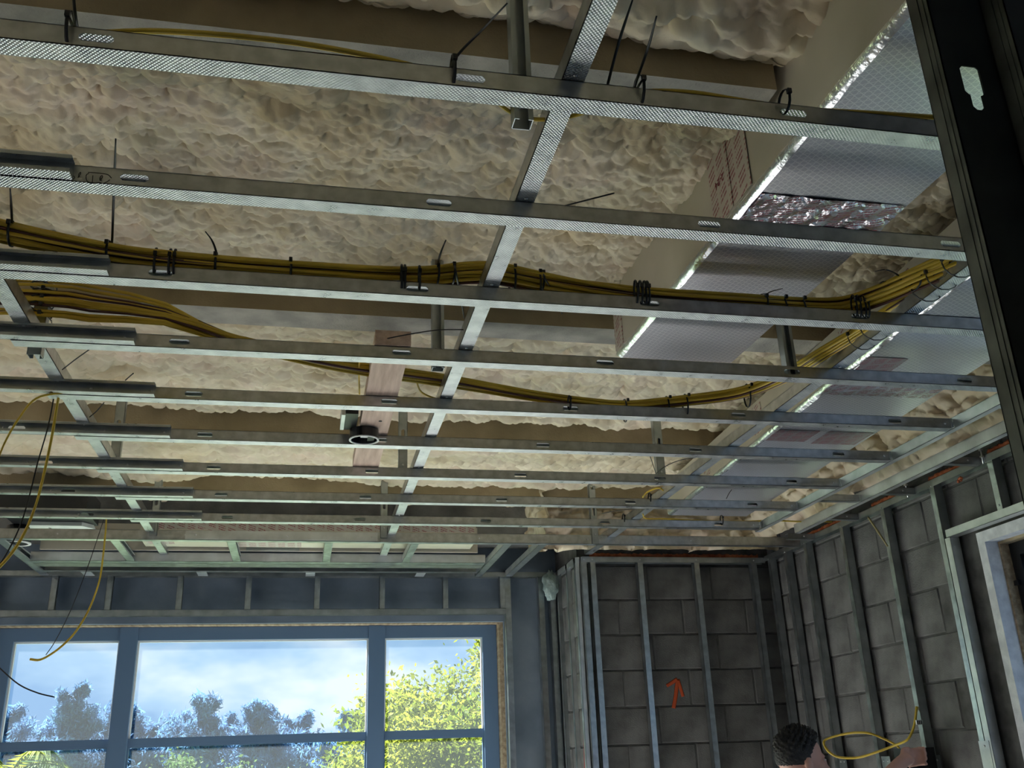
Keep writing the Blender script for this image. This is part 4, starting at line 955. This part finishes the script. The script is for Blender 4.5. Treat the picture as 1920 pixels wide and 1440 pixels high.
o = lumpy_strip('firestop_foam', [px(1796, 905, 2.80), px(1798, 898, 2.80), px(1803, 896, 2.80), px(1801, 903, 2.80)], .006, ORANGE, None, 9); tag(o, 'small orange foam curl on the block wall near the side window', 'foam bead', 'orange firestop beads')
# threaded stud bolts at the wall head
for i, y in enumerate((3.40, 3.95)):
    b = MB().cyl((2.757, y, H(1.10)), (2.757, y, H(1.165)), .004, .004, 8).cyl((2.757, y, H(1.125)), (2.757, y, H(1.133)), .010, .010, 6, smooth=False).cyl((2.757, y, H(1.155)), (2.757, y, H(1.163)), .010, .010, 6, smooth=False)
    o = b.build('threaded_bolt', SCREW); tag(o, ['zinc bolt with nuts at the wall head above the side window', 'zinc bolt with nuts at the wall head between the braces'][i], 'bolt', 'wall head bolts')
# painted arrow (thin paint film) on the short back wall, red line on the return
def paint(name, pts, w, Y, mt, parent):
    pth = smooth_path([py(a, b, Y) for a, b in pts], 5)
    MB().tube(pth, w, .0006, 6, flat=(1, 0, .3)).build(name, mt, parent)
YA = YBR-BPROUD-.0035
paint('painted_arrow', [(1263, 1328), (1267, 1305), (1269, 1288), (1271, 1274)], .012, YA, ORPAINT, wk)
paint('painted_arrow', [(1250, 1286), (1260, 1280), (1270, 1273)], .010, YA, ORPAINT, wk)
paint('painted_arrow', [(1271, 1274), (1276, 1290), (1281, 1306)], .010, YA, ORPAINT, wk)
red = [px(a, b, 1.5755) for a, b in ((1086, 1222), (1089, 1250), (1092, 1290), (1093, 1330), (1095, 1380), (1097, 1440), (1100, 1500))]
MB().tube(smooth_path(red, 4), .0008, .018, 6, flat=(1, 0, 0), taper=lambda t: .35+.65*min(1, t*4)).build('painted_line', REDPAINT, wre)
def crumple(d): return 1+.18*math.sin(7*d.x+3*d.z)*math.cos(6*d.y+2*d.z)+.1*math.sin(15*d.x-9*d.z)
o = MB().ellipsoid((1.515, 5.955, H(1.035)), (.052, .036, .085), 18, 12, fn=crumple).build('plastic_wad', TEAL); tag(o, 'crumpled pale green plastic wad under the window wall track', 'plastic')
# spray foam bead between wall and return (insulation seen beside the bay)
foam_sheet('spray_foam', 5.12, 5.56, H(1.14), H(1.5), .012, lambda u, v, h: (np.full_like(u, 1.36)-h*.8, u, v), wk, seed=33, lump=.06, edge=False).data.flip_normals()

# ------------------------------------------------------------------ side window in the block wall
sw = empty('window_2', (XR+.1, 3.0, RWB)); tag(sw, kind='structure')
def fr(nm, x0, x1, g, w, mt, jag=0):
    """rectangular surround: outer edge inset g, width w"""
    y0, y1, z0, z1 = RW0+g, RW1-g, RWB+g, RWT-g
    for (a, b_) in (((y0, z0), (y0+w, z1)), ((y1-w, z0), (y1, z1)), ((y0+w, z1-w), (y1-w, z1)), ((y0+w, z0), (y1-w, z0+w))):
        MB().box((x0, a[0], a[1]), (x1, b_[0], b_[1])).build(nm, mt, sw)
fr('foam_surround', XR-.012, XR+.05, -.018, .046, WHITEST)
fr('wood_buck', XR+.05, XR+.12, .012, .028, WOODB)
fr('outer_frame', XR+.09, XR+.17, .040, .055, BLACKF)
fr('sash', XR+.11, XR+.16, .095, .03, BLACKF)
MB().box((XR+.133, RW0+.125, RWB+.125), (XR+.139, RW1-.125, RWT-.125)).build('pane', GLASS, sw)
for z in (H(.62), H(.36), H(.10), H(-.16)): MB().box((XR+.075, RW1-.065, z), (XR+.092, RW1-.028, z+.02)).build('frame_clip', BLACKF, sw)
SH = [mat('shutter_slat_white', (.75, .74, .78), .4, .3), mat('shutter_slat_dark', (.02, .02, .025), .4)]
sh = empty('folding_shutter', (3.45, 3.2, 0), 'folded black and white slatted shutter outside the side window', 'shutter')
for i in range(14):
    y = 3.86-.055*i
    MB().box((3.30+.012*(i % 3), y, .2), (3.34+.012*(i % 3), y+(.020 if i % 2 else .032), 2.9)).build('slat', SH[i % 2], sh)
for z in (H(.5), H(.27), H(.22), H(-.1)): MB().box((3.288, 3.42, z), (3.2995, 3.48, z+.03)).build('hinge_plate', SH[0], sh)

# ------------------------------------------------------------------ person by the block wall
PX, PY = 2.005, 3.90
def build_person():
    # skeleton -> skin modifier; head, nose, ears, hand added; all fused into one surface by voxel remesh
    hz = 1.555                                   # eye line
    J = {'pel': (PX-.03, PY+.02, .93, .125), 'sp1': (PX-.03, PY+.02, 1.08, .12), 'ch': (PX-.02, PY+.02, 1.25, .135), 'nk': (PX-.03, PY+.02, 1.36, .06), 'nk2': (PX-.01, PY+.01, 1.46, .055),
         'rs': (PX+.0, PY-.15, 1.335, .058), 're': (PX+.24, PY-.13, 1.40, .042), 'rw': (PX+.475, PY+.03, 1.50, .030), 'rh': (PX+.53, PY+.065, 1.515, .028),
         'ls': (PX-.03, PY+.19, 1.335, .058), 'le': (PX+.16, PY+.30, 1.22, .042), 'lw': (PX+.38, PY+.26, 1.38, .030), 'lh': (PX+.45, PY+.24, 1.41, .028),
         'rp': (PX-.03, PY-.09, .88, .09), 'rk': (PX+.0, PY-.10, .48, .062), 'ra': (PX-.03, PY-.11, .09, .042), 'rt': (PX+.13, PY-.12, .045, .036),
         'lp': (PX-.03, PY+.12, .88, .09), 'lk': (PX+.03, PY+.14, .48, .062), 'la': (PX+.02, PY+.14, .09, .042), 'lt': (PX+.18, PY+.13, .045, .036)}
    E_ = [('pel', 'sp1'), ('sp1', 'ch'), ('ch', 'nk'), ('nk', 'nk2'), ('ch', 'rs'), ('rs', 're'), ('re', 'rw'), ('rw', 'rh'), ('ch', 'ls'), ('ls', 'le'), ('le', 'lw'), ('lw', 'lh'),
          ('pel', 'rp'), ('rp', 'rk'), ('rk', 'ra'), ('ra', 'rt'), ('pel', 'lp'), ('lp', 'lk'), ('lk', 'la'), ('la', 'lt')]
    def skin(keys, edges, grow, name):
        idx = {k: i for i, k in enumerate(keys)}
        me = bpy.data.meshes.new(name); me.from_pydata([J[k][:3] for k in keys], [(idx[a], idx[b]) for a, b in edges], [])
        ob = bpy.data.objects.new(name, me); COL.objects.link(ob)
        md = ob.modifiers.new('s', 'SKIN'); md.use_smooth_shade = True
        for k, sv in zip(keys, me.skin_vertices[0].data): sv.radius = (J[k][3]+grow, J[k][3]+grow)
        me.skin_vertices[0].data[0].use_root = True
        sb = ob.modifiers.new('d', 'SUBSURF'); sb.levels = 2; sb.render_levels = 2
        return ob
    def baked(ob):
        dg = bpy.context.evaluated_depsgraph_get(); me = bpy.data.meshes.new_from_object(ob.evaluated_get(dg)); bpy.data.objects.remove(ob); return me
    keys = list(J); raw = baked(skin(keys, E_, 0, 'raw'))
    bm = bmesh.new(); bm.from_mesh(raw)
    hd = MB(); hc = Vector((PX+.005, PY, 1.522))
    # head: cranium, jaw, brow, nose, lips, chin, ear
    hd.ellipsoid(hc+Vector((-.012, 0, .022)), (.098, .076, .088), 24, 16)
    hd.ellipsoid(hc+Vector((.030, 0, -.045)), (.066, .058, .078), 20, 14)
    hd.ellipsoid(hc+Vector((.078, 0, .012)), (.018, .045, .012), 14, 8)
    hd.ellipsoid(hc+Vector((.098, 0, -.018)), (.014, .011, .026), 12, 8); hd.ellipsoid(hc+Vector((.109, 0, -.034)), (.013, .014, .010), 12, 8)
    hd.ellipsoid(hc+Vector((.088, 0, -.063)), (.014, .024, .007), 12, 8); hd.ellipsoid(hc+Vector((.086, 0, -.077)), (.013, .020, .007), 12, 8)
    hd.ellipsoid(hc+Vector((.076, 0, -.104)), (.022, .026, .018), 12, 8)
    for s in (-1, 1):
        hd.ellipsoid(hc+Vector((-.008, s*.078, -.022)), (.019, .009, .032), 14, 10)
        hd.ellipsoid(hc+Vector((.055, s*.040, -.028)), (.026, .020, .020), 12, 8)
    # right hand closing round the box: palm, four fingers and thumb
    def fingers(w, d, s):
        w = Vector(w); d = Vector(d).normalized(); up = Vector((0, 0, 1)); sd = d.cross(up).normalized()
        hd.ellipsoid(w+d*.035, (.040, .030, .024), 12, 8)
        for i, (ln, off) in enumerate(((.072, -.030), (.080, -.010), (.075, .010), (.058, .028))):
            a = w+d*.055+up*(-off); b_ = a+d*ln*.45+sd*s*.012; c = b_+d*ln*.25+sd*s*.030; e_ = c-d*.004+sd*s*.022
            hd.tube(smooth_path([a, b_, c, e_], 3), .0088, .0088, 8)
        a = w+d*.015+up*.022; hd.tube(smooth_path([a, a+d*.030+up*.018-sd*s*.005, a+d*.055+up*.014+sd*s*.012], 4), .010, .010, 8)
    fingers(J['rw'][:3], (.055, .035, .012), 1); fingers(J['lw'][:3], (.07, -.02, .03), -1)
    hm = hd.mesh('h', SKIN); bm.from_mesh(hm)
    me = bpy.data.meshes.new('person'); bm.to_mesh(me); bm.free()
    ob = bpy.data.objects.new('tmp', me); COL.objects.link(ob)
    rm = ob.modifiers.new('r', 'REMESH'); rm.mode = 'VOXEL'; rm.voxel_size = .0055; rm.use_smooth_shade = True
    sm = ob.modifiers.new('m', 'SMOOTH'); sm.factor = .5; sm.iterations = 3
    me = baked(ob); me.materials.clear(); me.materials.append(SKIN)
    body = bpy.data.objects.new('person', me); COL.objects.link(body); rebase(body, (PX, PY, 0))
    tag(body, 'person with short dark curly hair reaching to a black box on the wall', 'person')
    # clothing: shells lifted off the body, region by region
    co = np.empty(len(me.vertices)*3, dtype=np.float32); me.vertices.foreach_get('co', co); co = co.reshape(-1, 3)
    no = np.empty(len(me.vertices)*3, dtype=np.float32); me.vertices.foreach_get('normal', no); no = no.reshape(-1, 3)
    wc = co+np.array([PX, PY, 0])
    best = np.full(len(wc), 9.0); bone = np.zeros(len(wc), dtype=int); par = np.zeros(len(wc))
    for k, (p_, q_) in enumerate(E_):
        A, B = np.array(J[p_][:3]), np.array(J[q_][:3]); d_ = B-A
        t_ = np.clip(((wc-A)@d_)/(d_@d_), 0, 1)
        dist = np.linalg.norm(wc-(A+t_[:, None]*d_), axis=1)-(J[p_][3]*(1-t_)+J[q_][3]*t_)
        ok = dist < best; best[ok] = dist[ok]; bone[ok] = k; par[ok] = t_[ok]
    faces = [tuple(p.vertices) for p in me.polygons]
    zc_ = wc[:, 2]
    isin = lambda *ks: np.isin(bone, ks)
    arm = (isin(5) | isin(9)); 
    regs = (('shirt', SHIRT, ((isin(0, 1, 4, 8) | (isin(2) & (par < .80))) & (zc_ > .93)), .010), ('collar', SHIRT, (isin(2) & (par > .70)) | (isin(3) & (par < .25) & (zc_ < 1.40)), .013),
            ('sleeve', SLEEVE, (arm & (par < .70)), .012), ('trousers', TROUS, ((isin(0) & (zc_ < .97)) | isin(12, 13, 16, 17) | ((isin(14) | isin(18)) & (par < .96))), .013), ('boot', SHOE, (isin(15, 19) | ((isin(14) | isin(18)) & (par > .80))), .018))
    for nm, mt_, msk, off in regs:
        for side in ((0,) if nm in ('shirt', 'collar', 'trousers') else (-1, 1)):
            mk = msk if side == 0 else msk & ((wc[:, 1]-PY)*side > 0)
            fs = [f for f in faces if all(mk[i] for i in f)]
            if not fs: continue
            used = sorted({i for f in fs for i in f}); rm_ = {i: j for j, i in enumerate(used)}
            g_ = MB(); g_.v = [tuple(wc[i]+no[i]*off) for i in used]; g_.f = [tuple(rm_[i] for i in f) for f in fs]; g_.m = [0]*len(fs); g_.sm = [True]*len(fs)
            g_.build(nm, mt_, body)
    # hair: bumpy cap, longer on the crown, short at the sides and nape
    hb = MB(); n0 = 0; nu, nv = 160, 100; c = hc+Vector((-.012, 0, .022)); keep = {}
    r_ = random.Random(3)
    for i in range(nv+1):
        th = PI*i/nv
        for j in range(nu):
            ph = 2*PI*j/nu; d = Vector((math.sin(th)*math.cos(ph), math.sin(th)*math.sin(ph), math.cos(th)))
            top = max(0, min(1, (d.z-.05)/.55)); ln = .0025+.015*top*(1-.5*max(0, -d.x))
            bump = ln*.5*(math.sin(19*ph+7*d.z)*math.sin(23*th+3*ph)) + ln*.35*r_.uniform(-1, 1)
            hb.v.append(tuple(c+Vector((d.x*(.098+ln+bump), d.y*(.076+ln+bump), d.z*(.088+ln*1.25+bump)))))
            keep[i, j] = d
    for i in range(nv):
        for j in range(nu):
            j2 = (j+1) % nu; d = keep[i, j]
            wv_ = .05*math.sin(40*d.y)+.04*math.sin(31*d.z+9*d.x)
            line = -.42+.20*wv_ if d.x < -.05 else (-.30+.2*wv_ if d.x < .12 else min(.72, -.05+1.55*(d.x-.12))+.5*wv_)
            face = False; side = d.z < line
            if face or side: continue
            hb.f.append((i*nu+j, (i+1)*nu+j, (i+1)*nu+j2, i*nu+j2)); hb.m.append(0); hb.sm.append(True)
    hb.build('hair', HAIR, body)
    for s in (-1, 1):
        MB().ellipsoid(hc+Vector((.086, s*.032, -.002)), (.004, .011, .0045), 10, 8).build('eye', CANW, body)
        MB().ellipsoid(hc+Vector((.089, s*.032, -.002)), (.003, .0045, .0045), 8, 6).build('iris', HAIR, body)
        MB().ellipsoid(hc+Vector((.091, s*.034, .018)), (.006, .020, .005), 10, 6).build('eyebrow', HAIR, body)
    return body
def attach_me(me, nm, parent):
    o = bpy.data.objects.new(nm, me); COL.objects.link(o); return attach(o, parent)
build_person()
# black junction box on the stud that the hand holds, cable loop and cable clip
bx = MB().box((2.60, 4.10, H(-.10)), (2.755, 4.172, H(.003)))
jb = bx.build('junction_box', CANB); rebase(jb, (2.68, 4.13, H(-.10))); tag(jb, 'black plastic junction box held against the block wall stud', 'box')
MB().box((2.605, 4.097, H(-.095)), (2.64, 4.0995, H(-.002))).build('box_lip', BLACKF, jb)
lp = [px(1719, 1325, 2.765), px(1716, 1350, 2.74), px(1711, 1370, 2.72), px(1700, 1388, 2.69), px(1676, 1398, 2.66), px(1650, 1408, 2.62), px(1610, 1420, 2.56), px(1575, 1420, 2.50), px(1556, 1411, 2.47), px(1545, 1395, 2.46), px(1552, 1385, 2.48), px(1590, 1375, 2.54), px(1625, 1374, 2.60), px(1650, 1382, 2.65), px(1675, 1394, 2.69), px(1686, 1403, 2.71), px(1692, 1416, 2.71)]
cable('electrical_cable', lp, 'yellow cable looping beside the person to the black junction box', None, YEL, .0058, .0045, per=6)
cl = MB().box((2.735, 4.165, H(.100)), (2.7665, 4.172, H(.120))); o = cl.build('cable_clip', CANW); tag(o, 'small white cable clip on the block wall stud', 'clip')
for k in range(3): MB().box((2.738+.009*k, 4.1642, H(.102)), (2.742+.009*k, 4.165, H(.118))).build('rib', BLACKF, o)

# ------------------------------------------------------------------ outside
GRASS = noisy(mat('far_lawn', (.1, .16, .05), .9), (.06, .11, .03), (.16, .22, .08), .4)
def leaf_mat(name, c0, c1, tl=.35):
    mt = noisy(mat(name, c0, .8, 0, .08), c0, c1, 1.1, detail=3)
    nt_ = mt.node_tree; b = BS(mt); out = [n for n in nt_.nodes if n.type == 'OUTPUT_MATERIAL'][0]
    t = nt_.nodes.new('ShaderNodeBsdfTranslucent'); mx = nt_.nodes.new('ShaderNodeMixShader'); mx.inputs[0].default_value = tl
    src = b.inputs['Base Color'].links[0].from_socket
    nt_.links.new(src, t.inputs[0]); nt_.links.new(b.outputs[0], mx.inputs[1]); nt_.links.new(t.outputs[0], mx.inputs[2]); nt_.links.new(mx.outputs[0], out.inputs[0])
    return mt
LEAFY = leaf_mat('yellow_green_leaves', (.075, .11, .012), (.24, .26, .03), .45)
LEAFB = leaf_mat('haze_blue_needles', (.045, .105, .21), (.12, .24, .42))  # blue haze over the far trees painted into the needles
LEAFG = leaf_mat('mid_green_leaves', (.045, .09, .035), (.12, .18, .065))
BARK = noisy(mat('bark', (.12, .1, .08), .9), (.08, .065, .05), (.17, .14, .11), 8)
GZ = -5.0
g = MB().box((-120, 7.2, GZ-.3), (120, 260, GZ)).build('lawn', GRASS); tag(g, kind='structure')
def leaves(cent, size, mt, parent, name='foliage', aspect=2.0, droop=0.0, seed=1):
    r = np.random.default_rng(seed); n = len(cent)
    a = r.normal(size=(n, 3)); a[:, 2] -= droop; a /= np.linalg.norm(a, axis=1)[:, None]
    b = r.normal(size=(n, 3)); b -= a*(a*b).sum(1)[:, None]; b /= np.linalg.norm(b, axis=1)[:, None]
    s = size*r.uniform(.6, 1.3, n)[:, None]
    v = np.stack([cent-a*s*aspect/2, cent+b*s*.5, cent+a*s*aspect/2, cent-b*s*.5], 1).reshape(-1, 3).astype(np.float32)
    q = np.arange(4*n, dtype=np.int32)
    me = bpy.data.meshes.new(name); me.vertices.add(4*n); me.vertices.foreach_set('co', v.ravel())
    me.loops.add(4*n); me.loops.foreach_set('vertex_index', q); me.polygons.add(n)
    me.polygons.foreach_set('loop_start', np.arange(0, 4*n, 4, dtype=np.int32)); me.polygons.foreach_set('loop_total', np.full(n, 4, dtype=np.int32))
    me.materials.append(mt); me.update(calc_edges=True)
    o = bpy.data.objects.new(name, me); COL.objects.link(o); o['kind'] = 'stuff'; return attach(o, parent)
def broad_tree(x, y, ztop, rx, rz, n, size, mt, lab, seed, group=None):
    r = np.random.default_rng(seed); t = empty('leafy_tree', (x, y, GZ), lab, 'tree', group); zc = ztop-rz
    ncl = max(60, n//300); cl = r.normal(size=(ncl, 3)); cl /= np.linalg.norm(cl, axis=1)[:, None]; cl *= r.uniform(.5, .95, ncl)[:, None]**.7
    P = np.repeat(cl, n//ncl, 0)+r.normal(size=(n//ncl*ncl, 3))*.06
    P = P*np.array([rx, rx, rz])+np.array([x, y, zc])
    leaves(P, size, mt, t, seed=seed)
    tr = MB(); base = Vector((x, y, GZ)); tr.tube(smooth_path([base, base.lerp(Vector((x+.2, y, zc)), .6), Vector((x, y, zc+.2*rz))], 4), .22, .22, 10, taper=lambda u: 1-.6*u)
    for k in range(7):
        d = cl[k]; tr.tube([Vector((x, y, zc-.3*rz)), Vector((x+d[0]*rx*.5, y+d[1]*rx*.5, zc+d[2]*rz*.4)), Vector((x+d[0]*rx*.95, y+d[1]*rx*.95, zc+d[2]*rz*.9))], .09, .09, 6, taper=lambda u: 1-.75*u)
    tr.build('trunk', BARK, t); return t
def wispy_tree(x, y, ztop, h, w, n, lab, seed, mt=None):
    """casuarina-like: upswept feathery branches round a leader"""
    r = np.random.default_rng(seed); t = empty('wispy_tree', (x, y, GZ), lab, 'tree', 'wispy trees beyond the lawn'); pts = []; tr = MB()
    lean = r.uniform(-.06, .1)
    tr.tube([(x, y, GZ), (x+lean*(ztop-GZ)*.5, y, (GZ+ztop)/2), (x+lean*(ztop-GZ), y, ztop-.6)], .12, .12, 7, taper=lambda u: 1-.85*u)
    nb = 34
    for k in range(nb):
        u = r.uniform(.0, 1)**.8; z0 = ztop-h*(1-u)*1.0-.3; ang = r.uniform(0, 2*PI); ln = w*(1.05-u*.85)*r.uniform(.6, 1.2)
        xb = x+lean*(z0-GZ)
        e = np.array([xb+math.cos(ang)*ln, y+math.sin(ang)*ln, z0+ln*r.uniform(.5, 1.0)]); s = np.array([xb, y, z0])
        q = r.uniform(.15, 1, n//nb)[:, None]
        pts.append(s+(e-s)*q+r.normal(size=(n//nb, 3))*(.05+.16*ln*(1-q*.5)))
        tr.tube([tuple(s), tuple((s+e)/2), tuple(e)], .012, .012, 5, taper=lambda u: 1-.7*u)
    leaves(np.concatenate(pts), .06, mt or LEAFB, t, aspect=4.5, droop=-.8, seed=seed)
    tr.build('trunk', BARK, t); return t
def palm(x, y, zt, ln, lab, seed):
    r = random.Random(seed); t = empty('palm_tree', (x, y, GZ), lab, 'tree', 'palms beyond the window')
    MB().tube([(x, y, GZ), (x+.1, y, (GZ+zt)/2), (x, y, zt)], .14, .14, 10, taper=lambda u: 1-.3*u).build('trunk', BARK, t)
    for k in range(16):
        an = 2*PI*k/16+r.uniform(-.15, .15); el = r.uniform(-.1, 1.1); b = MB()
        pth = [Vector((x, y, zt))+Vector((math.cos(an)*math.cos(el), math.sin(an)*math.cos(el), math.sin(el)))*ln*u+Vector((0, 0, -ln*.75*u*u)) for u in [i/10 for i in range(11)]]
        b.tube(pth, .018, .018, 5, taper=lambda u: 1-.8*u)
        for i in range(1, 11):
            tg = (pth[i]-pth[i-1]).normalized(); sd = tg.cross(Vector((0, 0, 1))).normalized()
            for s in (-1, 1):
                for q in (0, .5):
                    p = pth[i].lerp(pth[i-1], q); e_ = p+sd*s*ln*.22*(1-.5*i/10)+tg*ln*.14-Vector((0, 0, ln*.10)); w_ = tg*.028
                    n = len(b.v); b.v += [tuple(p-w_), tuple(p+w_), tuple(e_)]; b.f.append((n, n+1, n+2)); b.m.append(0); b.sm.append(False)
        b.build('frond', LEAFY if k % 3 else LEAFG, t)
broad_tree(3.45, 16.0, H(2.0), 3.4, 3.7, 170000, .05, LEAFY, 'large sunlit yellow-green tree filling the window light next to the wall corner', 4)
broad_tree(1.1, 19.5, H(.35), 2.3, 2.6, 50000, .05, LEAFG, 'mid green rounded tree beside the large sunlit tree', 5, 'mid green trees')
broad_tree(-2.5, 27, H(.42), 3.2, 3.0, 40000, .06, LEAFG, 'low mid green tree behind the window mullion nearer the palm', 6, 'mid green trees')
broad_tree(-6.6, 22, H(.12), 2.6, 2.6, 40000, .055, LEAFG, 'low mid green tree by the palm', 8, 'mid green trees')
for i, (x, y, zt, h, w) in enumerate(((-11.0, 42, 2.5, 5.0, 1.9), (-9.6, 43, 2.2, 4.6, 1.7), (-8.3, 41, 3.3, 5.4, 1.3), (-7.4, 43, 3.0, 5.0, 1.3), (-6.4, 44, 2.5, 4.6, 1.7), (-5.0, 42, 2.0, 4.0, 1.6), (-3.7, 40, 2.8, 4.4, 1.4), (-2.9, 43, 2.1, 4.0, 1.5), (-2.1, 41, 2.6, 4.2, 1.3), (-1.0, 42, 1.9, 3.6, 1.5), (.2, 43, 2.1, 3.8, 1.5), (1.2, 40, 2.1, 3.6, 1.2), (2.4, 44, 1.3, 3.2, 1.6))):
    wispy_tree(x, y, H(zt), h, w*1.45, 16000, f'feathery haze-blue tree on the far side, {ORD[i]} counted away from the palm', 20+i)
palm(-4.75, 19, H(.12), 1.7, 'palm with pale yellow-green fronds seen through the window light farthest from the block wall', 3)
palm(3.0, 11.5, H(-.15), 1.2, 'small palm in front of the large sunlit tree', 4)
